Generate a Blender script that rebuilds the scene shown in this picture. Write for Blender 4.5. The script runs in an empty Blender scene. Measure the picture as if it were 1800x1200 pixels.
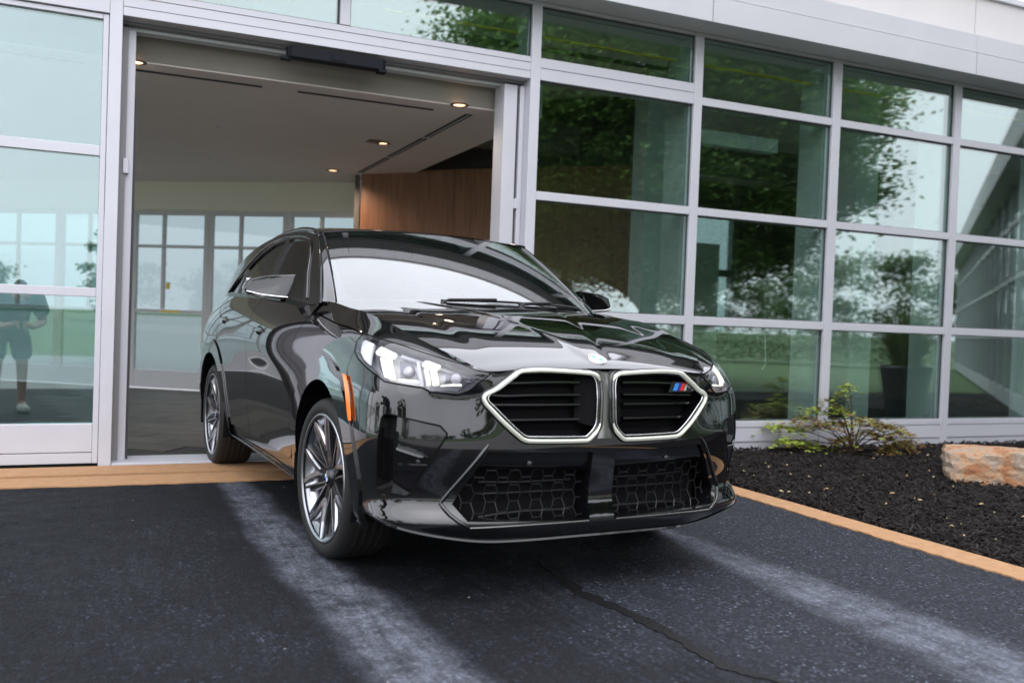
import bpy, bmesh, math, random
import numpy as np
from mathutils import Vector, Matrix
from mathutils.geometry import delaunay_2d_cdt
SC = bpy.context.scene
COL = SC.collection
rng = random.Random(7)
# ---------------------------------------------------------------- camera, sky, sun, exposure
cam_d = bpy.data.cameras.new('camera'); cam_o = bpy.data.objects.new('camera', cam_d); COL.objects.link(cam_o)
cam_d.sensor_width = 36.0; cam_d.lens = 36.0*1617.085/1800.0
cam_d.clip_start = 0.05; cam_d.clip_end = 2000
_yaw, _pit, _rol = math.radians(23.85978), math.radians(1.15674), math.radians(2.09663)
_F = Vector((math.sin(_yaw)*math.cos(_pit), math.cos(_yaw)*math.cos(_pit), -math.sin(_pit)))
_r0 = Vector((math.cos(_yaw), -math.sin(_yaw), 0)); _u0 = _r0.cross(_F)
_r = math.cos(_rol)*_r0 + math.sin(_rol)*_u0; _u = -math.sin(_rol)*_r0 + math.cos(_rol)*_u0
_m = Matrix((_r, _u, -_F)).transposed().to_4x4(); _m.translation = Vector((-3.11569, -6.67508, 1.06407))
cam_o.matrix_world = _m
cam_d.dof.use_dof = True; cam_d.dof.focus_distance = 4.6; cam_d.dof.aperture_fstop = 2.0
SC.camera = cam_o
SUN_EL, SUN_AZ = math.radians(58), math.radians(200)      # azimuth from +y, clockwise
world = bpy.data.worlds.new('World'); SC.world = world; world.use_nodes = True
nt = world.node_tree; nt.nodes.clear()
wo = nt.nodes.new('ShaderNodeOutputWorld'); bg = nt.nodes.new('ShaderNodeBackground')
sky = nt.nodes.new('ShaderNodeTexSky'); sky.sky_type = 'NISHITA'; sky.sun_disc = False
sky.sun_elevation = SUN_EL; sky.sun_rotation = SUN_AZ; sky.dust_density = 6; sky.air_density = 1.5
hs = nt.nodes.new('ShaderNodeHueSaturation'); hs.inputs['Saturation'].default_value = .25
tc = nt.nodes.new('ShaderNodeTexCoord'); sx = nt.nodes.new('ShaderNodeSeparateXYZ')
cl = nt.nodes.new('ShaderNodeMath'); cl.operation = 'MULTIPLY_ADD'; cl.use_clamp = True
cl.inputs[1].default_value = .36; cl.inputs[2].default_value = .64
rp = nt.nodes.new('ShaderNodeMix'); rp.data_type = 'RGBA'
rp.inputs['A'].default_value = (0, 0, 0, 1); rp.inputs['B'].default_value = (28.6, 29.2, 32.0, 1)   # overcast dome, brighter overhead
ns = nt.nodes.new('ShaderNodeTexNoise'); ns.inputs['Scale'].default_value = 2.2; ns.inputs['Detail'].default_value = 5
nm = nt.nodes.new('ShaderNodeMapRange'); nm.inputs[1].default_value = .3; nm.inputs[2].default_value = .7; nm.inputs[3].default_value = .9; nm.inputs[4].default_value = 1.08
mu = nt.nodes.new('ShaderNodeMath'); mu.operation = 'MULTIPLY'
mx = nt.nodes.new('ShaderNodeMix'); mx.data_type = 'RGBA'; mx.inputs['Factor'].default_value = .85
L = nt.links.new
L(tc.outputs['Generated'], sx.inputs[0]); L(sx.outputs['Z'], cl.inputs[0]); L(tc.outputs['Generated'], ns.inputs['Vector'])
L(ns.outputs['Fac'], nm.inputs[0]); L(cl.outputs[0], mu.inputs[0]); L(nm.outputs[0], mu.inputs[1]); L(mu.outputs[0], rp.inputs['Factor'])
L(sky.outputs[0], hs.inputs['Color']); L(hs.outputs[0], mx.inputs['A']); L(rp.outputs['Result'], mx.inputs['B'])
L(mx.outputs['Result'], bg.inputs['Color']); bg.inputs['Strength'].default_value = .125
L(bg.outputs[0], wo.inputs[0])
sun_d = bpy.data.lights.new('sun', 'SUN'); sun_d.energy = .6; sun_d.angle = math.radians(85); sun_d.color = (1, .96, .9)
sun_o = bpy.data.objects.new('sun', sun_d); COL.objects.link(sun_o)
_sd = Vector((math.sin(SUN_AZ)*math.cos(SUN_EL), math.cos(SUN_AZ)*math.cos(SUN_EL), math.sin(SUN_EL)))
sun_o.rotation_euler = (-_sd).to_track_quat('-Z', 'Y').to_euler()
sun_o.location = (0, -20, 30)
SC.view_settings.view_transform = 'Standard'; SC.view_settings.look = 'None'
SC.view_settings.exposure = 0.0; SC.view_settings.gamma = 1.0; SC.view_settings.use_curve_mapping = False
SC.render.engine = 'CYCLES'
SC.cycles.max_bounces = 12; SC.cycles.transparent_max_bounces = 24; SC.cycles.glossy_bounces = 6

# ---------------------------------------------------------------- materials
MATS = {}
def newmat(name):
    m = bpy.data.materials.new(name); m.use_nodes = True
    return m, m.node_tree, m.node_tree.nodes['Principled BSDF'], m.node_tree.nodes['Material Output']
def pmat(name, col, rough=.5, metal=0., coat=0., spec=.5, emit=None, es=0., var=0., vscale=8., bump=0., bscale=60., coat_rough=.03, obj=True, rvar=0.):
    m, t, p, o = newmat(name); k = t.links.new
    p.inputs['Base Color'].default_value = (*col, 1); p.inputs['Roughness'].default_value = rough
    p.inputs['Metallic'].default_value = metal; p.inputs['Specular IOR Level'].default_value = spec
    p.inputs['Coat Weight'].default_value = coat; p.inputs['Coat Roughness'].default_value = coat_rough
    if emit: p.inputs['Emission Color'].default_value = (*emit, 1); p.inputs['Emission Strength'].default_value = es
    if var or bump or rvar:
        c = t.nodes.new('ShaderNodeTexCoord')
    if var:
        n = t.nodes.new('ShaderNodeTexNoise'); n.inputs['Scale'].default_value = vscale; n.inputs['Detail'].default_value = 6; n.inputs['Roughness'].default_value = .65
        k(c.outputs['Object'], n.inputs['Vector'])
        r = t.nodes.new('ShaderNodeMapRange'); r.inputs[1].default_value = .3; r.inputs[2].default_value = .7; r.inputs[3].default_value = 1-var; r.inputs[4].default_value = 1+var
        k(n.outputs['Fac'], r.inputs[0])
        x = t.nodes.new('ShaderNodeMix'); x.data_type = 'RGBA'; x.blend_type = 'MULTIPLY'; x.inputs['Factor'].default_value = 1
        x.inputs['A'].default_value = (*col, 1); k(r.outputs[0], x.inputs['B']); k(x.outputs['Result'], p.inputs['Base Color'])
        if rvar:
            q = t.nodes.new('ShaderNodeMapRange'); q.inputs[1].default_value = .3; q.inputs[2].default_value = .7; q.inputs[3].default_value = max(0, rough-rvar); q.inputs[4].default_value = rough+rvar
            k(n.outputs['Fac'], q.inputs[0]); k(q.outputs[0], p.inputs['Roughness'])
    if bump:
        n2 = t.nodes.new('ShaderNodeTexNoise'); n2.inputs['Scale'].default_value = bscale; n2.inputs['Detail'].default_value = 4
        k(c.outputs['Object'], n2.inputs['Vector'])
        b = t.nodes.new('ShaderNodeBump'); b.inputs['Strength'].default_value = bump; b.inputs['Distance'].default_value = .02
        k(n2.outputs['Fac'], b.inputs['Height']); k(b.outputs[0], p.inputs['Normal'])
    MATS[name] = m; return m
def glassmat(name, f0, tint, gcol=(1, 1, 1), rough=0., wave=0.):
    """sheet glass: Schlick reflection over tinted see-through (each face of the sheet counts once)"""
    m, t, p, o = newmat(name); t.nodes.remove(p); k = t.links.new
    g = t.nodes.new('ShaderNodeNewGeometry'); d = t.nodes.new('ShaderNodeVectorMath'); d.operation = 'DOT_PRODUCT'
    k(g.outputs['Normal'], d.inputs[0]); k(g.outputs['Incoming'], d.inputs[1])
    a = t.nodes.new('ShaderNodeMath'); a.operation = 'ABSOLUTE'; k(d.outputs['Value'], a.inputs[0])
    s = t.nodes.new('ShaderNodeMath'); s.operation = 'SUBTRACT'; s.inputs[0].default_value = 1; k(a.outputs[0], s.inputs[1])
    w = t.nodes.new('ShaderNodeMath'); w.operation = 'POWER'; k(s.outputs[0], w.inputs[0]); w.inputs[1].default_value = 5
    f = t.nodes.new('ShaderNodeMath'); f.operation = 'MULTIPLY_ADD'; k(w.outputs[0], f.inputs[0]); f.inputs[1].default_value = 1-f0; f.inputs[2].default_value = f0
    tr = t.nodes.new('ShaderNodeBsdfTransparent'); tr.inputs[0].default_value = (*tint, 1)
    gl = t.nodes.new('ShaderNodeBsdfGlossy'); gl.inputs['Color'].default_value = (*gcol, 1); gl.inputs['Roughness'].default_value = rough
    if wave:
        c = t.nodes.new('ShaderNodeTexCoord'); n = t.nodes.new('ShaderNodeTexNoise'); n.inputs['Scale'].default_value = 1.1; n.inputs['Detail'].default_value = 1
        k(c.outputs['Object'], n.inputs['Vector']); b = t.nodes.new('ShaderNodeBump'); b.inputs['Strength'].default_value = wave; b.inputs['Distance'].default_value = .05
        k(n.outputs['Fac'], b.inputs['Height']); k(b.outputs[0], gl.inputs['Normal'])
    x = t.nodes.new('ShaderNodeMixShader'); k(f.outputs[0], x.inputs[0]); k(tr.outputs[0], x.inputs[1]); k(gl.outputs[0], x.inputs[2]); k(x.outputs[0], o.inputs[0])
    MATS[name] = m; return m
PAINT = pmat('black_paint', (.0030, .0030, .0038), rough=.035, coat=1., spec=.5, coat_rough=.012)
GLOSS = pmat('gloss_black', (.005, .005, .006), rough=.12, coat=.5, spec=.5)
PLAST = pmat('black_plastic', (.012, .012, .013), rough=.45, spec=.4)
DARK = pmat('matt_black', (.004, .004, .0045), rough=.85, spec=.15)
RUBBER = pmat('rubber', (.014, .0135, .013), rough=.62, spec=.35, bump=.08, bscale=160)
ALLOY = pmat('alloy', (.44, .45, .48), rough=.28, metal=1.)
ALLOYD = pmat('alloy_dark', (.03, .031, .034), rough=.32, metal=.6, coat=.4)
CHROME = pmat('bright_trim', (.8, .8, .82), rough=.12, metal=1.)
DISC = pmat('brake_steel', (.32, .31, .30), rough=.38, metal=1., var=.2, vscale=30)
CALBLUE = pmat('caliper_blue', (.01, .03, .22), rough=.3, coat=.5)
AMBER = pmat('amber_lens', (.75, .16, .008), rough=.2, coat=.6, emit=(1., .22, .01), es=.45)
DRL = pmat('daylight_lamp', (.9, .9, .82), rough=.3, emit=(1., .97, .74), es=.75)
DRLS = pmat('daylight_lamp_soft', (.85, .85, .80), rough=.3, emit=(1., .97, .72), es=.32)
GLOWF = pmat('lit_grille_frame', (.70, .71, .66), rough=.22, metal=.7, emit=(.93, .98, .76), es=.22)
HOUSE = pmat('lamp_housing', (.34, .34, .38), rough=.35, metal=.3)
HOUSEL = pmat('lamp_housing_pale', (.78, .79, .82), rough=.3, metal=.2)
HOUSED = pmat('lamp_housing_dark', (.12, .12, .14), rough=.25, metal=.5)
SEAT = pmat('seat_leather', (.02, .02, .022), rough=.5)
BADGEB = pmat('badge_light_blue', (.04, .22, .62), rough=.25, coat=.5)
BADGED = pmat('badge_dark_blue', (.012, .03, .28), rough=.25, coat=.5)
BADGER = pmat('badge_red', (.62, .02, .02), rough=.25, coat=.5)
BADGEW = pmat('badge_white', (.8, .8, .8), rough=.25, coat=.5)
GRILLET = pmat('grille_trim', (.16, .16, .15), rough=.2, metal=.7, coat=.3)
CGLASS = glassmat('windscreen_glass', .20, (.60, .63, .62), (1, 1, 1))
SGLASS = glassmat('side_glass', .05, (.22, .25, .25), (1, 1, 1))
LENS = glassmat('lamp_lens', .06, (.97, .97, .98), (1, 1, 1))
FGLASS = glassmat('green_facade_glass', .20, (.76, .87, .83), (.91, 1., .98), rough=.014, wave=.014)
PGLASS = glassmat('pale_door_glass', .20, (.70, .82, .815), (.88, 1., .985), wave=.012)
DGLASS = glassmat('clear_door_glass', .045, (.46, .515, .515), (.95, 1, 1), wave=.01)
ALUM = pmat('silver_grey_aluminium', (.535, .535, .575), rough=.42, metal=.15, var=.03, vscale=3)
ALUMI = pmat('inner_aluminium', (.60, .61, .62), rough=.5)
ALUMD = pmat('door_track_grey', (.20, .20, .205), rough=.5)
FASC = pmat('fascia_panel_paint', (.50, .50, .525), rough=.45, var=.03, vscale=2)
UPPER = pmat('upper_wall_panel', (.54, .52, .515), rough=.5, var=.03, vscale=1.5)
SEAL = pmat('joint_sealant', (.05, .05, .055), rough=.7)
CEIL = pmat('ceiling_paint', (.80, .72, .67), rough=.9, var=.03, vscale=2)
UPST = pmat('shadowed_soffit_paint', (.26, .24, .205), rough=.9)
CREAM = pmat('cream_plaster', (.82, .79, .68), rough=.9, var=.03, vscale=2)
WALLD = pmat('dark_wall', (.15, .13, .12), rough=.8)
WALLP = pmat('pale_wall', (.55, .56, .54), rough=.85)
SLOT = pmat('slot_dark', (.05, .045, .045), rough=.8)
LAMPW = pmat('downlight_glow', (.9, .7, .5), rough=.4, emit=(1., .62, .34), es=2.6)
LAMPT = pmat('downlight_trim', (.10, .085, .08), rough=.4)
YELLOW = pmat('yellow_paint', (.82, .60, .06), rough=.5)
POT = pmat('pot_glaze', (.03, .035, .035), rough=.35)
SENSOR = pmat('sensor_case', (.004, .0055, .010), rough=.6, spec=.2)
SKIN = pmat('skin', (.42, .24, .17), rough=.5)
SHIRT = pmat('teal_shirt', (.02, .07, .075), rough=.9)
SHORTS = pmat('dark_shorts', (.012, .025, .028), rough=.9)
SHOE = pmat('pale_shoes', (.45, .45, .42), rough=.7)
HAIR = pmat('hair', (.03, .02, .015), rough=.6)
YARD = pmat('pale_rear_concrete', (.42, .42, .41), rough=.85, var=.08, vscale=1)
CONC = pmat('pale_concrete', (.24, .235, .228), rough=.85, var=.12, vscale=1.2, bump=.1, bscale=40)
BARK = pmat('bark', (.07, .05, .035), rough=.9, var=.3, vscale=12, bump=.5, bscale=25)
def woodmat():
    m, t, p, o = newmat('wood_veneer'); k = t.links.new
    c = t.nodes.new('ShaderNodeTexCoord'); mp = t.nodes.new('ShaderNodeMapping'); mp.inputs['Scale'].default_value = (14, 14, .9)
    n = t.nodes.new('ShaderNodeTexNoise'); n.inputs['Scale'].default_value = 2.2; n.inputs['Detail'].default_value = 6; n.inputs['Distortion'].default_value = .6
    r = t.nodes.new('ShaderNodeValToRGB'); r.color_ramp.elements[0].color = (.175, .072, .036, 1); r.color_ramp.elements[1].color = (.30, .135, .070, 1)
    r.color_ramp.elements[0].position = .3; r.color_ramp.elements[1].position = .7
    oi = t.nodes.new('ShaderNodeObjectInfo'); ad = t.nodes.new('ShaderNodeVectorMath'); ad.operation = 'ADD'
    k(c.outputs['Object'], mp.inputs[0]); k(mp.outputs[0], ad.inputs[0]); k(oi.outputs['Random'], ad.inputs[1]); k(ad.outputs[0], n.inputs['Vector']); k(n.outputs['Fac'], r.inputs[0]); k(r.outputs[0], p.inputs['Base Color'])
    p.inputs['Roughness'].default_value = .42
    return m
WOOD = woodmat()
def tilemat():
    m, t, p, o = newmat('slate_tile'); k = t.links.new
    c = t.nodes.new('ShaderNodeTexCoord'); n = t.nodes.new('ShaderNodeTexNoise'); n.inputs['Scale'].default_value = 3.5; n.inputs['Detail'].default_value = 7
    oi = t.nodes.new('ShaderNodeObjectInfo'); ad = t.nodes.new('ShaderNodeVectorMath'); ad.operation = 'ADD'
    k(c.outputs['Object'], ad.inputs[0]); k(oi.outputs['Location'], ad.inputs[1]); k(ad.outputs[0], n.inputs['Vector'])
    r = t.nodes.new('ShaderNodeValToRGB'); r.color_ramp.elements[0].color = (.052, .046, .042, 1); r.color_ramp.elements[1].color = (.15, .133, .12, 1)
    mx = t.nodes.new('ShaderNodeMath'); mx.operation = 'MULTIPLY_ADD'; k(oi.outputs['Random'], mx.inputs[0]); mx.inputs[1].default_value = .45
    k(n.outputs['Fac'], mx.inputs[2]); sb = t.nodes.new('ShaderNodeMath'); sb.operation = 'SUBTRACT'; k(mx.outputs[0], sb.inputs[0]); sb.inputs[1].default_value = .22
    k(sb.outputs[0], r.inputs[0]); k(r.outputs[0], p.inputs['Base Color']); p.inputs['Roughness'].default_value = .55; p.inputs['Specular IOR Level'].default_value = .3
    return m
TILE = tilemat()
GROUT = pmat('floor_slab', (.04, .04, .04), rough=.8)
def asphaltmat():
    m, t, p, o = newmat('sealed_asphalt'); k = t.links.new
    c0 = t.nodes.new('ShaderNodeNewGeometry')
    class _C: outputs = {'Object': c0.outputs['Position']}
    c = _C; sp = t.nodes.new('ShaderNodeSeparateXYZ'); k(c.outputs['Object'], sp.inputs[0])
    def noise(scale, det=6, rough=.6, vec=None):
        n = t.nodes.new('ShaderNodeTexNoise'); n.inputs['Scale'].default_value = scale; n.inputs['Detail'].default_value = det; n.inputs['Roughness'].default_value = rough
        k(vec or c.outputs['Object'], n.inputs['Vector']); return n.outputs['Fac']
    def math_(op, a, b=None, cc=None, clamp=False):
        n = t.nodes.new('ShaderNodeMath'); n.operation = op; n.use_clamp = clamp
        for i, v in enumerate((a, b, cc)):
            if v is None: continue
            if isinstance(v, (int, float)): n.inputs[i].default_value = v
            else: k(v, n.inputs[i])
        return n.outputs[0]
    def mr(v, a, b, c0, d0, clamp=True):
        n = t.nodes.new('ShaderNodeMapRange'); n.clamp = clamp
        n.interpolation_type = 'SMOOTHSTEP'
        k(v, n.inputs[0])
        for i, q in enumerate((a, b, c0, d0)): n.inputs[i+1].default_value = q
        return n.outputs[0]
    big = noise(.9, 5); mid = noise(6, 6, .7); fine = noise(140, 3, .7)
    # streaky sealer brushed along the drive
    mp = t.nodes.new('ShaderNodeMapping'); mp.inputs['Scale'].default_value = (13, 1.3, 1); k(c.outputs['Object'], mp.inputs[0]); streak = noise(2.0, 6, .7, mp.outputs[0])
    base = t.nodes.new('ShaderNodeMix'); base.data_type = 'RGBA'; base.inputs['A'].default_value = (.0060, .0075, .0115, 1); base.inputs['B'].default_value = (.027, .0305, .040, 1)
    right_tone = mr(sp.outputs['X'], -2.2, -.3, -.10, .28)      # the asphalt gets paler towards the right
    k(mr(math_('ADD', math_('ADD', math_('MULTIPLY', big, .55), math_('MULTIPLY', streak, .50)), right_tone), .40, .74, 0, 1), base.inputs['Factor'])
    # aggregate: voronoi stones of differing brightness
    v = t.nodes.new('ShaderNodeTexVoronoi'); v.inputs['Scale'].default_value = 105; k(c.outputs['Object'], v.inputs['Vector'])
    sv = t.nodes.new('ShaderNodeSeparateColor'); k(v.outputs['Color'], sv.inputs[0])
    sp1 = mr(sv.outputs[0], .55, 1.0, 0, 1); sp2 = mr(sv.outputs[1], .90, 1.0, 0, 1)
    agg = math_('ADD', math_('MULTIPLY', sp1, 1.0), math_('MULTIPLY', sp2, 3.0))
    agg = math_('MULTIPLY', agg, mr(mid, .35, .7, .25, 1.2))
    agg1 = math_('MULTIPLY', math_('ADD', agg, .50), mr(noise(45, 4, .75), .3, .7, .55, 1.35))
    x = t.nodes.new('ShaderNodeMix'); x.data_type = 'RGBA'; x.blend_type = 'MULTIPLY'; x.inputs['Factor'].default_value = 1
    k(base.outputs['Result'], x.inputs['A']); k(agg1, x.inputs['B'])
    # two dusty wheel tracks (where cars have rolled in and out of the doorway)
    wob = math_('MULTIPLY_ADD', noise(1.1, 5, .7), .26, -.13)
    xx = math_('ADD', sp.outputs['X'], wob)
    yy = math_('MULTIPLY', sp.outputs['Y'], -1)          # metres out from the facade
    def track(xc, slope, w0, wg, i0, y0):
        dx = math_('ABSOLUTE', math_('SUBTRACT', xx, math_('MULTIPLY_ADD', yy, slope, xc)))
        wd = math_('MAXIMUM', math_('MULTIPLY_ADD', yy, wg, w0), .05)
        a = mr(math_('DIVIDE', dx, wd), .35, 1.35, 1, 0)
        return math_('MULTIPLY', a, mr(yy, y0, y0+2.5, i0, 1))
    tr = math_('ADD', track(-2.41, .050, .085, .020, .85, .6), track(-.42, .004, -.085, .066, .6, 1.9), None, True)
    tr = math_('MULTIPLY', tr, mr(noise(5.5, 7, .8), .32, .62, .18, 1.0))
    tr = math_('MULTIPLY', tr, math_('MULTIPLY', math_('MULTIPLY_ADD', sp1, .45, .68), mr(noise(38, 5, .8), .3, .7, .80, 1.08)))
    d = t.nodes.new('ShaderNodeMix'); d.data_type = 'RGBA'; d.inputs['B'].default_value = (.20, .218, .262, 1)
    tr = math_('MULTIPLY', tr, mr(streak, .36, .62, .62, 1.08))
    k(math_('MULTIPLY', tr, .75), d.inputs['Factor']); k(x.outputs['Result'], d.inputs['A']); k(d.outputs['Result'], p.inputs['Base Color'])
    p.inputs['Specular IOR Level'].default_value = .22
    k(mr(mid, .3, .7, .62, .85), p.inputs['Roughness'])
    b = t.nodes.new('ShaderNodeBump'); b.inputs['Strength'].default_value = .55; b.inputs['Distance'].default_value = .006
    k(math_('ADD', math_('MULTIPLY', v.outputs['Distance'], -1.0), math_('MULTIPLY', fine, .5)), b.inputs['Height']); k(b.outputs[0], p.inputs['Normal'])
    return m
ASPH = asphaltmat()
EDGING = pmat('tan_concrete_edging', (.37, .205, .098), rough=.85, var=.12, vscale=16, bump=.25, bscale=90)
TAR = pmat('crack_tar', (.0022, .0022, .0026), rough=.55, spec=.3, bump=.4, bscale=90)
SOIL = pmat('mulch_bed_soil', (.008, .007, .007), rough=.95, var=.3, vscale=20, bump=.8, bscale=60)
def randmat(name, c0, c1, rough=.8, c2=None):
    m, t, p, o = newmat(name); k = t.links.new
    g = t.nodes.new('ShaderNodeNewGeometry'); r = t.nodes.new('ShaderNodeValToRGB')
    r.color_ramp.elements[0].color = (*c0, 1); r.color_ramp.elements[1].color = (*c1, 1)
    if c2: e = r.color_ramp.elements.new(.965); e.color = (*c1, 1); r.color_ramp.elements[2].color = (*c2, 1)
    k(g.outputs['Random Per Island'], r.inputs[0]); k(r.outputs[0], p.inputs['Base Color']); p.inputs['Roughness'].default_value = rough
    return m
CHIP = randmat('black_mulch', (.005, .0042, .0040), (.030, .0245, .0225), .85)
CHIP.node_tree.nodes['Principled BSDF'].inputs['Specular IOR Level'].default_value = .2
LEAFM = randmat('maple_leaf', (.20, .075, .03), (.17, .16, .03), .6)
LEAFY = randmat('maple_leaf_young', (.20, .28, .03), (.36, .42, .05), .6)
def leafmat(name, c0, c1):
    m = randmat(name, c0, c1, .55); t = m.node_tree; k = t.links.new; p = t.nodes['Principled BSDF']; o = t.nodes['Material Output']
    tl = t.nodes.new('ShaderNodeBsdfTranslucent'); x = t.nodes.new('ShaderNodeMixShader'); x.inputs[0].default_value = .5
    src = p.inputs['Base Color'].links[0].from_socket; k(src, tl.inputs[0]); k(p.outputs[0], x.inputs[1]); k(tl.outputs[0], x.inputs[2]); k(x.outputs[0], o.inputs[0])
    return m
TREEL = leafmat('tree_leaf', (.07, .14, .03), (.17, .29, .065))
FARL = leafmat('far_leaf', (.09, .15, .06), (.13, .20, .085))
POTL = leafmat('pot_plant_leaf', (.08, .13, .035), (.17, .24, .075))
GRASS = pmat('lawn_grass', (.080, .135, .050), rough=.9, var=.3, vscale=3, bump=.5, bscale=60)
def rockmat():
    m, t, p, o = newmat('rusty_boulder'); k = t.links.new
    c = t.nodes.new('ShaderNodeTexCoord'); n = t.nodes.new('ShaderNodeTexNoise'); n.inputs['Scale'].default_value = 5.5; n.inputs['Detail'].default_value = 10; n.inputs['Roughness'].default_value = .65; n.inputs['Distortion'].default_value = .25
    k(c.outputs['Object'], n.inputs['Vector']); r = t.nodes.new('ShaderNodeValToRGB'); e = r.color_ramp.elements
    e[0].position = .32; e[0].color = (.21, .085, .035, 1); e[1].position = .68; e[1].color = (.46, .38, .30, 1)
    for ps, cc in ((.42, (.30, .13, .055, 1)), (.50, (.37, .24, .14, 1)), (.56, (.27, .20, .15, 1))): q = e.new(ps); q.color = cc
    k(n.outputs['Fac'], r.inputs[0]); k(r.outputs[0], p.inputs['Base Color']); p.inputs['Roughness'].default_value = .8
    n2 = t.nodes.new('ShaderNodeTexNoise'); n2.inputs['Scale'].default_value = 22; n2.inputs['Detail'].default_value = 6; k(c.outputs['Object'], n2.inputs['Vector'])
    b = t.nodes.new('ShaderNodeBump'); b.inputs['Strength'].default_value = .5; b.inputs['Distance'].default_value = .03; k(n2.outputs['Fac'], b.inputs['Height']); k(b.outputs[0], p.inputs['Normal'])
    return m
ROCK = rockmat()

# ---------------------------------------------------------------- builders
def link(o, parent=None):
    COL.objects.link(o)
    if parent is not None: o.parent = parent
    return o
def tag(o, label=None, cat=None, group=None, kind=None):
    for k_, v_ in (('label', label), ('category', cat), ('group', group), ('kind', kind)):
        if v_: o[k_] = v_
    return o
def empty(name, loc, rz=0, label=None, cat=None, group=None):
    o = bpy.data.objects.new(name, None); o.location = loc; o.rotation_euler = (0, 0, rz); o.empty_display_size = .2
    return tag(link(o), label, cat, group)
class MB:
    """collects vertices and faces, then links ONE mesh object"""
    def __init__(s): s.v = []; s.f = []; s.sm = []
    def add(s, V, F, smooth=False):
        b = len(s.v); s.v.extend([tuple(map(float, q)) for q in V]); s.f.extend([tuple(b+i for i in f) for f in F]); s.sm.extend([smooth]*len(F)); return s
    def box(s, x0, x1, y0, y1, z0, z1):
        V = [(x0,y0,z0),(x1,y0,z0),(x1,y1,z0),(x0,y1,z0),(x0,y0,z1),(x1,y0,z1),(x1,y1,z1),(x0,y1,z1)]
        return s.add(V, [(0,3,2,1),(4,5,6,7),(0,1,5,4),(1,2,6,5),(2,3,7,6),(3,0,4,7)])
    def prism(s, pts, z0, z1):
        n = len(pts); a = sum(pts[i][0]*pts[(i+1)%n][1]-pts[(i+1)%n][0]*pts[i][1] for i in range(n))
        if a < 0: pts = pts[::-1]
        V = [(p[0],p[1],z0) for p in pts]+[(p[0],p[1],z1) for p in pts]
        return s.add(V, [tuple(range(n-1,-1,-1)), tuple(range(n,2*n))]+[(i,(i+1)%n,n+(i+1)%n,n+i) for i in range(n)])
    def tube(s, P, r, seg=6, closed=False, flat=None, smooth=True):
        P = [Vector(p) for p in P]; n = len(P); V = []; F = []
        rr = r if hasattr(r, '__len__') else [r]*n
        ref = None
        for i in range(n):
            a = P[(i-1)%n] if (closed or i) else P[0]; b = P[(i+1)%n] if (closed or i < n-1) else P[-1]
            t = (b-a); t = t.normalized() if t.length > 1e-9 else Vector((0,0,1))
            if ref is None: ref = Vector((0,0,1)) if abs(t.z) < .9 else Vector((1,0,0))
            sd = t.cross(ref); sd = sd.normalized() if sd.length > 1e-6 else t.orthogonal().normalized()
            up = sd.cross(t).normalized(); ref = up
            for j in range(seg):
                an = 2*math.pi*j/seg+math.pi/seg; V.append(P[i]+(sd*math.cos(an)+up*math.sin(an))*rr[i])
        m = n if closed else n-1
        for i in range(m):
            for j in range(seg):
                F.append((i*seg+j, i*seg+(j+1)%seg, ((i+1)%n)*seg+(j+1)%seg, ((i+1)%n)*seg+j))
        s.add(V, F, smooth)
        if not closed: s.add(V[:seg], [tuple(range(seg-1,-1,-1))]); s.add(V[-seg:], [tuple(range(seg))])
        return s
    def lathe(s, prof, seg=32, axis='z', c=(0,0,0), smooth=True, close=False):
        """prof: (radius, height along the axis)"""
        V = []; n = len(prof); F = []
        for i in range(seg):
            a = 2*math.pi*i/seg; ca, sa = math.cos(a), math.sin(a)
            for r, h in prof:
                V.append((c[0]+r*ca, c[1]+r*sa, c[2]+h) if axis == 'z' else (c[0]+r*ca, c[1]+h, c[2]+r*sa))
        m = n if close else n-1
        for i in range(seg):
            for j in range(m):
                q = (i*n+j, ((i+1)%seg)*n+j, ((i+1)%seg)*n+(j+1)%n, i*n+(j+1)%n)
                F.append(q if axis == 'z' else q[::-1])
        return s.add(V, F, smooth)
    def mesh(s, name):
        me = bpy.data.meshes.new(name); me.from_pydata(s.v, [], s.f); me.polygons.foreach_set('use_smooth', s.sm); me.update(); return me
    def build(s, name, mat, parent=None, bevel=0, loc=None, rot=None):
        me = s.mesh(name)
        if bevel:
            bm = bmesh.new(); bm.from_mesh(me); bmesh.ops.remove_doubles(bm, verts=bm.verts, dist=1e-5)
            bmesh.ops.bevel(bm, geom=[e for e in bm.edges if len(e.link_faces) == 2 and e.calc_face_angle(0) > .5], offset=bevel, segments=2, affect='EDGES', profile=.5)
            bm.to_mesh(me); bm.free()
        o = bpy.data.objects.new(name, me); me.materials.append(mat)
        if loc is not None: o.location = loc
        if rot is not None: o.rotation_euler = rot
        return link(o, parent)
def box(name, mat, x0, x1, y0, y1, z0, z1, parent=None, bevel=0.):
    """box with its origin in its middle"""
    c = ((x0+x1)/2, (y0+y1)/2, (z0+z1)/2); h = (abs(x1-x0)/2, abs(y1-y0)/2, abs(z1-z0)/2)
    return MB().box(-h[0], h[0], -h[1], h[1], -h[2], h[2]).build(name, mat, parent, bevel, loc=c)
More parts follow.
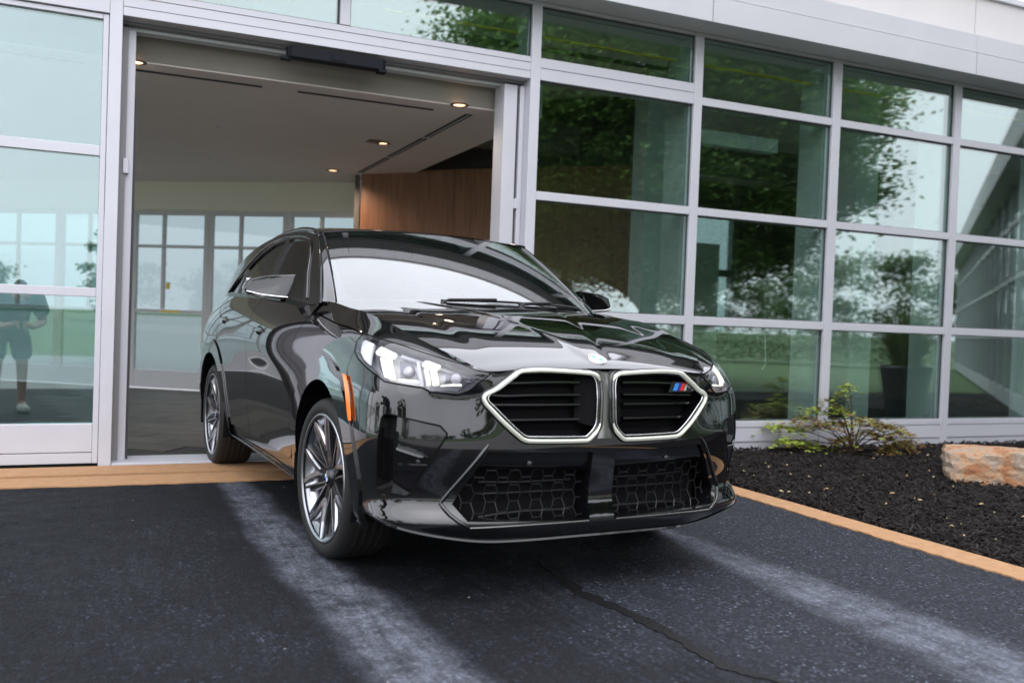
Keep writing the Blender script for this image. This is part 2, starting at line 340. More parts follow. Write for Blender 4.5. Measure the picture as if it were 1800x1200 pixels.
# ---- car body surfaces, car coordinates: x forward from the front axle, y left, z up (metres) ----
def nspline(xs, ys):
    """natural cubic spline through (xs, ys); ys may be (n, k); returns a callable"""
    xs = np.asarray(xs, float); ys = np.asarray(ys, float)
    o = np.argsort(xs); xs = xs[o]; ys = ys[o]
    n = len(xs); h = np.diff(xs)
    A = np.zeros((n, n)); B = np.zeros((n,) + ys.shape[1:])
    A[0, 0] = A[-1, -1] = 1
    for i in range(1, n - 1):
        A[i, i-1] = h[i-1]; A[i, i] = 2*(h[i-1]+h[i]); A[i, i+1] = h[i]
        B[i] = 6*((ys[i+1]-ys[i])/h[i] - (ys[i]-ys[i-1])/h[i-1])
    M = np.linalg.solve(A, B.reshape(n, -1)).reshape(B.shape)
    ex = (slice(None),) + (None,)*(ys.ndim-1)
    def f(q):
        q = np.atleast_1d(np.asarray(q, float))
        i = np.clip(np.searchsorted(xs, q) - 1, 0, n-2)
        hh = h[i][ex]; a = ((xs[i+1]-q))[ex]; b = ((q-xs[i]))[ex]
        return (M[i]*a**3 + M[i+1]*b**3)/(6*hh) + (ys[i]/hh - M[i]*hh/6)*a + (ys[i+1]/hh - M[i+1]*hh/6)*b
    return f

def smooth01(t):
    t = np.clip(t, 0, 1); return t*t*(3-2*t)

# --- hood height ---
_zc = nspline([-.46, -.28, -.15, 0, .2, .36, .5, .6, .7, .789, .83, .87, .92],
              [1.168, 1.152, 1.138, 1.122, 1.096, 1.067, 1.036, 1.007, .971, .931, .912, .889, .86])
_cc = nspline([-.46, -.2, 0, .3, .5, .7, .85, .95], [.03, .03, .027, .036, .055, .070, .072, .072])
def ridge_y(x): return .040 + .27*np.clip(.82-x, 0, 1.3)
def hood_z(x, y):
    x = np.asarray(x, float); y = np.abs(np.asarray(y, float))
    z = _zc(x).reshape(np.shape(x)) - _cc(x).reshape(np.shape(x))*(y/.77)**2.2
    # power-dome step: centre panel stands proud, falling over a narrow band outside the ridge line
    ry = ridge_y(x); t = (y-ry)/.016
    fade = smooth01((.86-x)/.10)
    z = z + .0045*fade*(.5-.5*np.tanh(t)) 
    # outer crease running from the A-pillar to the headlight
    t2 = (y-(.50+.10*np.clip((.5-x)/1.0, -.4, 1)))/.05
    z = z - .0025*fade*smooth01((.75-x)/.2)*np.exp(-t2*t2)
    return z

# --- body side / front / rear shell: rows (bottom to top) x stations (front centre to rear centre) ---
BASE = np.array([(.880,0),(.879,.20),(.872,.38),(.855,.52),(.822,.652),(.773,.762),(.702,.850),(.592,.903),(.440,.918),
                 (.0,.922),(-.45,.912),(-1.0,.900),(-1.8,.900),(-2.25,.910),(-2.69,.922),(-3.1,.915),(-3.35,.88),(-3.52,.80),
                 (-3.62,.65),(-3.67,.4),(-3.69,0)])
TOPX = np.array([(.862,0),(.857,.20),(.846,.38),(.836,.513),(.752,.575),(.635,.632),(.49,.682),(.335,.718),(.16,.744),
                 (-.10,.760),(-.45,.767),(-1.0,.80),(-1.8,.80),(-2.25,.79),(-2.69,.775),(-3.05,.75),(-3.28,.715),(-3.42,.64),
                 (-3.50,.52),(-3.54,.3),(-3.56,0)])
TOPZ = [None]*11 + [1.130,1.165,1.180,1.19,1.19,1.185,1.18,1.175,1.17,1.17]
def _topz():
    o = []
    for (x, y), z in zip(TOPX, TOPZ):
        o.append(float(hood_z(np.array([x]), np.array([y]))[0]) if z is None else z)
    o[0] = .884
    return np.array(o)
ROWZ = [.18,.24,.30,.36,.38,.48,.585,.605,.69,.78]
ROWF = [.22,.45,.68,.86,1.0]
GRP = dict(
 F=([-.06,-.012,.0,-.018,-.020,-.011,.0,.0,.0,-.004],[0,.0,.0,0]),
 K=([-.07,-.020,.005,-.022,-.026,-.014,-.0005,-.0005,-.006,-.013],[.0,.002,.003,.002]),
 C=([-.07,-.030,.008,-.024,-.029,-.0155,-.0005,-.0005,-.010,-.022],[.029,.057,.070,.055]),
 E=([-.085,-.040,-.010,-.012,-.013,-.008,-.0005,-.0005,-.010,-.022],[.029,.057,.070,.055]),
 A=([-.12,-.05,-.03,-.022,-.019,-.006,.0,.0,.0,-.006],[.018,.036,.042,.026]),
 D=([-.10,-.055,-.036,-.031,-.029,-.016,-.001,.0,.007,.011],[.028,.045,.045,.026]),
 R=([-.10,-.05,-.03,-.021,-.018,-.005,.0,.0,.002,.0],[.026,.045,.045,.028]),
 B=([-.12,-.06,-.03,-.021,-.019,-.01,.0,.0,.0,-.004],[.03,.05,.05,.03]))
GSEQ = 'FFFKCCCEAAADDRRRBBBBB'
def soft(a):
    q = np.pad(a, 1, mode='edge'); w = .25*q[:-2]+.5*q[1:-1]+.25*q[2:]; w[:4] = a[:4]; w[4] = .1*a[3]+.9*a[4]; return w
def _shell():
    n = len(BASE); tz = _topz()
    u = np.concatenate([[0], np.cumsum(np.hypot(*np.diff(BASE, axis=0).T))])
    sp = nspline(u, BASE)
    e = 1e-3; d = sp(u+e)-sp(u-e); d /= np.linalg.norm(d, axis=1)[:, None]
    nrm = np.stack([-d[:, 1]*-1, d[:, 0]*-1], 1)   # rotated so that it points outwards
    nrm = np.stack([d[:, 1], -d[:, 0]], 1)
    rows = []
    for j, z in enumerate(ROWZ):
        off = soft(np.array([GRP[g][0][j] for g in GSEQ]))
        rows.append(np.concatenate([BASE + nrm*off[:, None], np.full((n, 1), z)], 1))
    last = rows[-1]; T = np.concatenate([TOPX, tz[:, None]], 1)
    for j, f in enumerate(ROWF):
        p = last + (T-last)*f
        if f < 1:
            b = soft(np.array([GRP[g][1][j] for g in GSEQ])); p[:, :2] += nrm*b[:, None]
        rows.append(p)
    return u, np.array(rows)          # rows x stations x 3
U, ROWS = _shell()
ROWV = np.array(ROWZ + [ .78+.32*f for f in ROWF])   # nominal v coordinate of each row (equals z up to .78)
_spu = nspline(U, ROWS.transpose(1, 0, 2))         # u -> rows x 3
# station splines along v are evaluated on the fly through a dense table (bicubic look-up)
_UU = np.linspace(0, U[-1], 700); _VV = np.linspace(ROWV[0], ROWV[-1], 260)
_TAB = nspline(ROWV, _spu(_UU).transpose(1, 0, 2))(_VV)   # v x u x 3
def shell(u, v):
    """point on the near (right-hand, y<0 mirrored later) half; returns y>=0 side"""
    u = np.atleast_1d(np.asarray(u, float)); v = np.atleast_1d(np.asarray(v, float))
    fu = np.clip((u-_UU[0])/(_UU[1]-_UU[0]), 0, len(_UU)-1.0001); fv = np.clip((v-_VV[0])/(_VV[1]-_VV[0]), 0, len(_VV)-1.0001)
    i = fu.astype(int); j = fv.astype(int); a = (fu-i)[:, None]; b = (fv-j)[:, None]
    return (_TAB[j, i]*(1-a)*(1-b) + _TAB[j, i+1]*a*(1-b) + _TAB[j+1, i]*(1-a)*b + _TAB[j+1, i+1]*a*b)

def hoodsurf(x, y):
    x = np.atleast_1d(x).astype(float); y = np.atleast_1d(y).astype(float)
    return np.stack([x, y, hood_z(x, y)], -1)

# --- greenhouse side (side glass and pillars), domain (x, z) ---
_yb = nspline([-.40,-1.0,-1.8,-2.25,-2.69,-3.05,-3.4,-3.7], [.797,.802,.802,.795,.780,.757,.715,.66])
_zb = nspline([-.40,-1.0,-1.8,-2.25,-2.69,-3.05,-3.4,-3.7], [1.125,1.13,1.165,1.18,1.19,1.19,1.185,1.18])
def sideglass(x, z):
    x = np.atleast_1d(x).astype(float); z = np.atleast_1d(z).astype(float)
    h = z-_zb(x)
    return np.stack([x, _yb(x) - .36*h - .16*h*h, z], -1)
# --- roof, domain (x, w) w in 0..1 from the centre line to the rail ---
_zr = nspline([-.90,-.984,-1.15,-1.4,-1.7,-2.1,-2.5,-2.9,-3.2,-3.45], [1.530,1.556,1.582,1.602,1.610,1.602,1.572,1.512,1.440,1.365])
_yr = nspline([-.90,-1.055,-1.4,-1.8,-2.3,-2.8,-3.2,-3.5], [.672,.652,.628,.616,.605,.59,.57,.55])
def roofsurf(x, w):
    x = np.atleast_1d(x).astype(float); w = np.atleast_1d(w).astype(float); a = np.abs(w)
    return np.stack([x - .065*a*a*smooth01((x+1.6)/.5), w*_yr(x), _zr(x) - .022*a**2 - .010*a**8], -1)
# --- windscreen, domain (w, t) ---
def screen(w, t):
    w = np.atleast_1d(w).astype(float); t = np.atleast_1d(t).astype(float); w2 = w*w
    b = np.stack([-.276-.165*w2, .765*w, 1.150-.020*w2], -1); p = np.stack([-.984-.068*w2, .655*w, 1.558-.032*w2-.01*w2**3], -1)
    t = t[:, None]; n = np.array([.49, 0, .87])
    return b*(1-t) + p*t + n*(.018*4*t*(1-t))
# ================================================================= GROUND
def struct(o, label=None): return tag(o, label, None, None, 'structure')
m = MB(); m.add([(-400,-400,-.06),(400,-400,-.06),(400,400,-.06),(-400,400,-.06)], [(0,1,2,3)])
struct(m.build('ground', GRASS))
struct(box('concrete_lot', CONC, -60, 3.6, -15.5, -6.42, -.10, -.012))
struct(box('rear_yard', YARD, -120, 90, 5.2, 190, -.10, -.02))
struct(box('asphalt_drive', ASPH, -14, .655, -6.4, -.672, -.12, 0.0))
# jagged worn edge of the asphalt against the edging is modelled by a thin irregular seam lip
def ragged_strip(name, pts0, pts1, z0, z1, mat):
    """sheet with thickness between two polylines"""
    n = len(pts0); V = [(x,y,z1) for x,y in pts0]+[(x,y,z1) for x,y in pts1]+[(x,y,z0) for x,y in pts0]+[(x,y,z0) for x,y in pts1]
    F = [(i,i+1,n+i+1,n+i) for i in range(n-1)]+[(2*n+i,2*n+i+1,i+1,i) for i in range(n-1)]+[(n+i,n+i+1,3*n+i+1,3*n+i) for i in range(n-1)]+[(0,n,3*n,2*n),(n-1,2*n-1+n*0,4*n-1,3*n-1)]
    mm = MB(); mm.add(V, F); o = mm.build(name, mat); 
    bm = bmesh.new(); bm.from_mesh(o.data); bmesh.ops.recalc_face_normals(bm, faces=bm.faces); bm.to_mesh(o.data); bm.free(); return o
xs_ = np.linspace(-14, .64, 260)
e0 = [(float(x), -.36) for x in xs_]; e1 = [(float(x), -.69 + .012*math.sin(x*3.1)+rng.uniform(-.012,.012)) for x in xs_]
struct(ragged_strip('doorway_edging', e0, e1, -.05, .007, EDGING))
struct(box('threshold_edging', EDGING, -14, .64, -.335, -.012, -.05, .016))
struct(box('joint_filler', SEAL, -14, .64, -.36, -.335, -.05, .002))
ys_ = np.linspace(-.36, -6.4, 160)
e0 = [(.845+.004*math.sin(y*5), float(y)) for y in ys_]; e1 = [(.648+.008*math.sin(y*2.3)+rng.uniform(-.008,.008), float(y)) for y in ys_]
struct(ragged_strip('bed_edging', e0, e1, -.05, .007, EDGING))
struct(box('mulch_bed_soil', SOIL, .85, 30, -6.4, -.005, -.12, .0))
# crack sealed with tar
cp = [(-1.30,-2.95),(-1.325,-3.15),(-1.346,-3.29),(-1.361,-3.49),(-1.306,-3.77),(-1.288,-4.07),(-1.296,-4.31),(-1.222,-4.46),(-1.12,-4.75),(-1.10,-5.2),(-1.0,-5.8)]
cw = [.006,.014,.022,.031,.030,.028,.030,.012,.006,.007,.005]
q = []
for i in range(len(cp)-1):
    for t in np.linspace(0, 1, 9)[:-1]:
        q.append((cp[i][0]*(1-t)+cp[i+1][0]*t+rng.uniform(-.007,.007), cp[i][1]*(1-t)+cp[i+1][1]*t, (cw[i]*(1-t)+cw[i+1]*t)*rng.uniform(.6,1.3)))
struct(ragged_strip('tar_seam', [(a-max(w,.002),b) for a,b,w in q], [(a+max(w,.002),b) for a,b,w in q], -.002, .0045, TAR))
# loose grit on the drive
m = MB()
for i in range(70):
    x, y = rng.uniform(-4.2, .55), rng.uniform(-5.0, -.75); s = rng.uniform(.002, .006); 
    V = [(x+s*math.cos(a)*rng.uniform(.6,1.3), y+s*math.sin(a)*rng.uniform(.6,1.3), .0005) for a in (0,1.6,3.1,4.7)]+[(x,y,s*.8)]
    m.add(V, [(0,1,4),(1,2,4),(2,3,4),(3,0,4)])
tag(m.build('loose_grit', pmat('grit', (.16,.16,.165), rough=.8)), kind='stuff', label='fine pale grit scattered over the dark asphalt drive')
# mulch chips
m = MB(); r2 = random.Random(3)
for i in range(36000):
    x = .87+ (r2.random()**1.25)*6.2; y = -.03 - r2.random()*4.6
    if i > 34000: x = r2.uniform(7, 14); y = r2.uniform(-6, -.05)
    l = r2.uniform(.007, .038); w = l*r2.uniform(.10,.34); h = r2.uniform(.004,.012); a = r2.uniform(0, 6.28); tl = r2.gauss(0,.35); z = r2.uniform(.002,.028)
    ca, sa = math.cos(a), math.sin(a); V = []
    for (p, qq, rr) in ((-l,-w,0),(l,-w*.6,0),(l*.9,w,0),(-l*.8,w*.8,0),(-l*.8,-w*.6,h),(l*.8,-w*.5,h),(l*.7,w*.7,h),(-l*.7,w*.6,h)):
        zz = z+rr+p*math.sin(tl); V.append((x+p*ca-qq*sa, y+p*sa+qq*ca, zz))
    m.add(V, [(4,5,6,7),(0,1,5,4),(1,2,6,5),(2,3,7,6),(3,0,4,7)])
tag(m.build('bark_mulch', CHIP), kind='stuff', label='black shredded bark mulch filling the planting bed')
m = MB()
for i in range(75):
    x, y = r2.uniform(.9, 4.5), r2.uniform(-3.6, -.3); l = r2.uniform(.008,.02); a = r2.uniform(0,6.28)
    V = [(x+l*math.cos(a+k*1.57)*(1 if k%2==0 else .4), y+l*math.sin(a+k*1.57)*(1 if k%2==0 else .4), .035+r2.uniform(0,.008)) for k in range(4)]
    V += [(x, y, .046)]
    m.add(V, [(0,1,4),(1,2,4),(2,3,4),(3,0,4)])
tag(m.build('fallen_leaf_litter', randmat('leaf_litter', (.35,.22,.08), (.45,.36,.2), .7)), kind='stuff', label='pale dry leaf scraps lying on the black mulch')

# ================================================================= THE GLASS BUILDING
B = empty('glass_building', (1.5, .5, 0), 0, 'long low building with a silver aluminium grid of green tinted glass and an open doorway', 'building')
def bpart(name, mat, x0, x1, y0, y1, z0, z1, bevel=.003):
    o = box(name, mat, x0, x1, y0, y1, z0, z1, None, bevel); o.parent = B; o.location -= Vector((1.5, .5, 0)); return o
MX = [(-.083,0.0),(1.469,1.551),(3.009,3.106),(4.571,4.665),(6.125,6.215)]
DEP = .16
ZS, ZHEAD = .26, 3.59
for i,(a,b) in enumerate(MX):
    bpart('mullion', ALUM, a, b, 0, DEP, .0, ZHEAD)
    bpart('mullion_fin', ALUMI, a+.012, b-.012, DEP+.002, .46, .0, ZHEAD)
bpart('mullion', ALUM, -3.14, -3.061, 0, DEP, 0, ZHEAD)
for a,b in ((-1.617,-1.542),(-4.70,-4.62),(-6.26,-6.18),(-7.82,-7.74)):
    bpart('mullion', ALUM, a, b, 0, .14, 3.18 if a > -3 else 0, ZHEAD)
def gasket_shade(x0, x1, z0, z1, y0, y1, mat, parent, off):  # gasket strips; their dark colour also stands for the shade line above panes
    e = .006; m = MB().box(x0, x1, y0, y1, z1-e, z1).box(x0, x1, y0, y1, z0, z0+e).box(x0, x0+e, y0, y1, z0+e, z1-e).box(x1-e, x1, y0, y1, z0+e, z1-e)
    m.v = [(a-off[0], b-off[1], c-off[2]) for a, b, c in m.v]; return m.build('gasket_shade', mat, parent)
def pane(x0, x1, z0, z1, y=.045):
    gasket_shade(x0+.0005, x1-.0005, z0+.0005, z1-.0005, y-.018, y-.001, SEAL, B, (1.5,.5,0))
    return bpart('glass_pane', FGLASS, x0, x1, y, y+.024, z0, z1, 0)
bays = [(MX[i][1], MX[i+1][0]) for i in range(4)]
for i,(a,b) in enumerate(bays):
    zt = 3.178 if i == 0 else 3.07
    for z0,z1 in ((1.106,1.179),(2.054,2.121),(3.003,zt)): bpart('transom', ALUM, a+.001, b-.001, .003, .15, z0, z1)
    if i == 0: bpart('transom_joint', SEAL, a+.003, b-.003, .0015, .0025, 3.096, 3.101, 0)
    for z0,z1 in ((ZS,1.106),(1.179,2.054),(2.121,3.003),(zt,ZHEAD)): pane(a+.001, b-.001, z0+.001, z1-.001)
    bpart('sill_panel', ALUM, a+.001, b-.001, .002, .16, .205, ZS)
    bpart('sill_panel', ALUM, a+.001, b-.001, .006, .14, .075, .200)
    bpart('base_strip', ALUM, a+.001, b-.001, .016, .14, -.02, .070)
    bpart('base_joint', SEAL, a+.002, b-.002, .03, .13, .0705, .0748, 0)
# over the doorway and to its left
bpart('door_header', ALUM, -3.060, -.084, .003, .13, 3.003, 3.176)
bpart('header_joint', SEAL, -3.058, -.086, .0010, .0028, 3.128, 3.132, 0); bpart('header_joint', SEAL, -3.058, -.086, .0010, .0028, 3.062, 3.065, 0)
bpart('header_track', ALUMD, -3.060, -.084, .132, .36, 2.985, 3.10)
bpart('track_rail', ALUMI, -3.05, -.09, .20, .215, 2.962, 2.984, 0); bpart('track_rail', ALUMI, -3.05, -.09, .275, .29, 2.962, 2.984, 0)
for a,b in ((-3.060,-1.618),(-1.541,-.084)):
    pane(a+.001, b-.001, 3.179, ZHEAD-.001)
for a,b in ((-4.619,-3.141),(-6.179,-4.701),(-7.739,-6.261)):
    bpart('door_header', ALUM, a, b, .003, .13, 3.003, 3.176); pane(a+.001, b-.001, 3.179, ZHEAD-.001)
bpart('head_frame', ALUM, -9, 9, .002, .15, ZHEAD+.001, 3.70)
# doorway jambs
bpart('door_jamb', ALUM, -3.060, -2.972, .165, .36, .016, 2.96)
bpart('jamb_strip', ALUMD, -3.060, -3.02, .12, .163, .016, 2.96, 0)
bpart('jamb_seal', SEAL, -2.9715, -2.955, .19, .34, .016, 2.5, 0)
bpart('door_jamb', ALUM, -.262, -.150, .10, .30, .016, 2.96)
bpart('jamb_strip', SEAL, -.149, -.125, .14, .26, .016, 2.90, 0)
bpart('jamb_strip', ALUM, -.124, -.0845, .10, .22, .016, 2.96)
bpart('hinge_block', ALUM, -.150, -.118, .092, .139, 1.98, 2.06); bpart('hinge_block', ALUM, -3.035, -3.0, .11, .164, 1.98, 2.08)
bpart('threshold', CHROME if False else ALUM, -3.058, -.09, .0, .34, .0, .028)
# fascia, soffit, upper wall
FJ = [-9, -4.72, -1.65, 1.415, 4.482, 7.55, 9.5]
for a,b in zip(FJ[:-1], FJ[1:]):
    bpart('fascia_panel', FASC, a+.004, b-.004, -.30, -.02, 3.610, 3.818)
    bpart('fascia_cap', FASC, a+.0, b-.0, -.285, -.02, 3.828, 4.0)
bpart('soffit', ALUMD, -9, 9.5, -.28, .0, 3.615, 3.66, 0)
bpart('fascia_joint', SEAL, -9, 9.5, -.27, -.03, 3.8185, 3.8275, 0)
for a,b in zip(np.arange(-9, 9.4, 3.2)+.992, np.arange(-9, 9.4, 3.2)+4.192):
    bpart('wall_panel', UPPER, a+.004, b-.004, .0, .25, 4.005, 4.50)
bpart('coping', FASC, -9, 11, -.03, .32, 4.502, 4.56)
bpart('wall_backing', SEAL, -9, 9.5, .05, .24, 3.72, 4.49, 0)
# roof over the rooms; it ends on the slanting rear glass wall
RP = [(-9,.3),(9.3,.3),(9.3,6.6),(1.6,6.6),(-.05,4.95),(-2.80,6.90),(-9,11.3)]
m = MB().prism(RP, 3.75, 3.95); o = m.build('roof_slab', WALLD, B); o.location = (-1.5, -.5, 0)
# ceiling
CP = [(-9,.372),(.17,.372),(.17,3.85),(-.31,4.36),(-.12,5.02),(-2.80,6.88),(-8.9,11.2)]
o = MB().prism(CP, 2.80, 2.86).build('ceiling', CEIL, B); o.location = (-1.5, -.5, 0)
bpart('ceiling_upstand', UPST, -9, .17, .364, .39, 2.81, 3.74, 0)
bpart('ceiling_edge', CREAM, .172, .20, .37, 3.84, 2.80, 3.74, 0)
for x0,x1 in ((-2.97,-2.066),(-1.795,-.685),(-4.6,-3.3)): bpart('air_slot', SLOT, x0, x1, .585, .625, 2.794, 2.799, 0)
for y0,y1 in ((.60,1.72),(1.80,2.98),(3.06,4.25)):
    bpart('air_slot', SLOT, -.40, -.335, y0, y1, 2.795, 2.799, 0); bpart('air_slot_vane', ALUMI, -.370, -.363, y0+.01, y1-.01, 2.790, 2.7945, 0)
# interior floor
o = MB().prism([(-9,.30),(9.3,.30),(9.3,6.6),(1.6,6.6),(-.05,4.95),(-2.80,6.90),(-9,11.3)], -.10, -.004).build('room_floor', GROUT); struct(o)
tm = None; ang = math.radians(-35.4); T_ = .61; k_ = 0
ca, sa = math.cos(ang), math.sin(ang)
for i in range(-14, 15):
    for j in range(-14, 15):
        off = (.5 if j % 2 else 0)
        x = -1.5 + (i+off)*T_*ca - j*T_*.5*sa; y = 3.4 + (i+off)*T_*sa + j*T_*.5*ca
        if not (-3.6 < x < .9 and .66 < y < 7.5): continue
        if (x+2.8)*.58+(y-6.9)*.815 > -.25: continue
        if tm is None:
            g = MB().box(-T_/2+.004, T_/2-.004, -T_/4+.004, T_/4-.004, -.006, .004); tm = g.mesh('tile'); tm.materials.append(TILE)
        t_ = bpy.data.objects.new('tile', tm); t_.location = (x, y, .0+rng.uniform(-.0008,.0008)); t_.rotation_euler = (0,0,ang); link(t_, o)
# interior walls
def wallseg(name, mat, a, b, z0, z1, th=.08, parent=B, bevel=0):
    a = Vector((*a,0)); b = Vector((*b,0)); d = b-a; l = d.length
    o = MB().box(0, l, 0, th, z0, z1).build(name, mat, parent, bevel, loc=a-(Vector((1.5,.5,0)) if parent is B else Vector((0,0,0))), rot=(0,0,math.atan2(d.y, d.x))); return o
wallseg('bulkhead', CREAM, (-8.9,11.17), (-.13,5.03), 2.415, 3.72, .1)
W0, W1 = Vector((-.317,4.34)), Vector((2.35,1.735+.05))
wd = (W1-W0).normalized()
for i in range(3):
    a = W0+wd*(i*1.235); b = W0+wd*(i*1.235+1.229)
    wallseg('wood_panel', WOOD, a, b, .02, 1.53, .05); wallseg('wood_panel', WOOD, a, b, 1.536, 2.83, .05)
wallseg('wood_backing', SLOT, W0+wd*.0+Vector((.04,.04)), W0+wd*3.7+Vector((.04,.04)), 0, 3.72, .06)
wallseg('return_wall', WALLD, (-.317,4.42), (-.14,5.0), 0, 2.8, .06)
# right-hand room: dark end wall, glazed rear wall
wallseg('room_wall', WALLD, (9.25,.4), (9.25,6.6), 0, 3.74, .06)
wallseg('room_wall', WALLD, (1.65,6.55), (5.55,6.55), 0, 3.74, .08)
for x in (5.55, 6.85): bpart('rear_mullion', ALUMD, x, x+.12, 6.5, 6.64, 0, 3.74, 0)
for z in (.95, 2.0, 3.1): bpart('rear_transom', ALUMD, 5.67, 6.85, 6.52, 6.62, z, z+.12, 0)
for z0, z1 in ((1.071, 1.999), (2.121, 3.099)): bpart('rear_pane', DGLASS, 5.671, 6.849, 6.56, 6.575, z0, z1, 0)
bpart('room_wall', WALLD, 5.67, 6.85, 6.53, 6.60, 0, .949, 0); bpart('room_wall', WALLD, 5.67, 6.85, 6.53, 6.60, 3.221, 3.74, 0)
bpart('room_wall', WALLD, 6.971, 9.25, 6.53, 6.60, 0, 3.74, 0)
bpart('interior_screen', WALLP, 2.36, 2.98, 2.6, 2.66, .02, 2.35, 0)
bpart('interior_screen', WALLP, 3.15, 4.3, 3.4, 3.46, .02, 2.2, 0)
bpart('blind_box', WALLP, 1.60, 2.80, .50, .62, 2.80, 2.93, 0)
bpart('interior_beam', WALLD, .2, 9.2, 2.5, 2.7, 2.95, 3.3, 0)
bpart('room_ceiling', CEIL, .21, 9.2, .47, 6.5, 3.60, 3.70, 0)
bpart('room_column', ALUMI, 4.05, 4.35, .75, 1.05, .0, 3.6, 0); bpart('room_column', ALUMI, 1.75, 1.98, 1.2, 1.45, .0, 3.6, 0)
# rear doors in the slanting wall
P0 = Vector((-2.80,6.90)); pd = Vector((.815,-.579)); pd.normalize()
def rear_door(s0, label, panes_split, GL=None):
    GL = GL or DGLASS
    a = P0+pd*s0; t = empty('rear_glass_door', (a.x, a.y, 0), math.atan2(pd.y, pd.x), label, 'glass door', 'rear glass doors at the back of the hall')
    def pt(n, mat, x0, x1, z0, z1, y0=0., y1=.05): return MB().box(x0, x1, y0, y1, z0, z1).build(n, mat, t, .003)
    W = 1.128
    pt('stile', ALUMI, 0, .055, .01, 2.41); pt('stile', ALUMI, W-.075, W, .01, 2.41)
    for z0,z1 in ((2.345,2.41),(1.905,1.945),(1.03,1.075),(.01,.25)): pt('rail', ALUMI, .056, W-.076, z0, z1, .001, .049)
    for z0,z1 in ((1.946,2.344),(1.076,1.904)):
        pt('glazing_bar', ALUMI, .43, .475, z0, z1, .002, .048)
        pt('glass_pane', GL, .057, .429, z0, z1, .02, .03); pt('glass_pane', GL, .476, W-.077, z0, z1, .02, .03)
    pt('glass_pane', GL, .057, W-.077, .251, 1.029, .02, .03)
    return t, pt
tdr, pt = rear_door(0, 'rear glass door at the left, with a yellow sticker on its pane', .43)
pt('sticker', YELLOW, .50, .56, 1.35, 1.44, .014, .019); pt('sticker', YELLOW, .45, .72, 1.035, 1.062, -.004, .0005)
rear_door(1.13, 'rear glass door in the middle, just left of the car roof', .43)
rear_door(2.27, 'rear glass door at the right, meeting the wooden wall', .43)
for s0 in (-1.13, -2.26, -3.39, -4.52):
    rear_door(s0, 'rear glass door seen through the sliding door beside the open doorway', .43)
# sliding door leaf left of the doorway
def sliding_door(x0, x1, label):
    t = empty('sliding_door', ((x0+x1)/2, .02, .03), 0, label, 'sliding door', 'white framed sliding doors')
    c = (x0+x1)/2
    def pt(n, mat, a, b, z0, z1, y0, y1, bv=.003): return MB().box(a-c, b-c, y0-.02, y1-.02, z0-.03, z1-.03).build(n, mat, t, bv)
    pt('stile', ALUM, x1-.035, x1, .03, 2.998, .02, .10); pt('stile', ALUM, x0, x0+.035, .03, 2.998, .02, .10)
    for z0,z1 in ((2.066,2.134),(1.135,1.194),(2.965,2.998)): pt('rail', ALUM, x0+.036, x1-.036, z0, z1, .022, .098)
    pt('kick_panel', ALUM, x0+.036, x1-.036, .105, .293, .021, .098); pt('bottom_rail', ALUM, x0+.036, x1-.036, .03, .100, .024, .098)
    for z0,z1 in ((.294,1.134),(1.195,2.065),(2.135,2.964)): pt('glass_pane', PGLASS, x0+.037, x1-.037, z0, z1, .05, .074, 0)
sliding_door(-4.615, -3.143, 'white framed sliding door with three green panes, left of the open doorway')
sliding_door(-6.175, -4.705, 'further sliding door leaf outside the picture, next along the facade')
# motion sensor under the header
t = empty('door_sensor', (-1.62, .02, 2.93), 0, 'long black door sensor bar under the doorway header', 'sensor')
MB().prism([(-.33,-.03),(.33,-.03),(.36,.0),(.36,.07),(-.36,.07),(-.36,.0)], -.035, .045).build('housing', SENSOR, t, .004)
MB().box(-.40,-.33,.0,.06,-.05,-.03).box(.30,.36,-.035,.05,-.052,-.036).build('bracket', SENSOR, t)
MB().box(-.05,.05,-.036,-.0305,-.02,.03).build('lens_window', SENSOR, t)
# recessed lamps in the ceiling
def downlight(x, y, label, square=False, power=70):
    t = empty('recessed_lamp', (x, y, 2.80), 0, label, 'ceiling lamp', 'recessed lamps in the hall ceiling')
    MB().lathe([(.052,-.001),(.075,-.001),(.078,-.006),(.056,-.010),(.050,-.004)], 20).build('trim', LAMPT, t)
    MB().lathe([(.0,-.006),(.03,-.006),(.049,-.005)], 20).build('bulb', LAMPW, t)
    ld = bpy.data.lights.new('lamp_light', 'SPOT'); ld.energy = power; ld.color = (1., .80, .60); ld.spot_size = math.radians(150); ld.spot_blend = 1.; ld.shadow_soft_size = .05
    lo_ = bpy.data.objects.new('lamp_light', ld); lo_.location = (0, 0, -.03); link(lo_, t)
    if square: MB().box(-.16,-.03,-.11,.02,-.012,-.001).build('fixture_plate', LAMPT, t, .002)
downlight(-.56,.32,'lit recessed lamp nearest the right door jamb', False, 12); downlight(-.65,2.26,'lit recessed lamp beside a dark square fixture', True)
downlight(-.69,4.26,'lit recessed lamp deepest in the hall above the wooden wall'); downlight(-2.97,.37,'lit recessed lamp half hidden by the left door jamb', False, 12)
for x,y in ((-2.2,2.4),(-2.1,4.3)):
    t = tag(MB().lathe([(.0,-.006),(.03,-.005),(.034,-.001)], 16).build('sprinkler_cover', ALUMI, None, loc=(x,y,2.80)), 'small round sprinkler cover on the plain %s part of the hall ceiling' % ('near' if y<3 else 'far'), 'sprinkler')
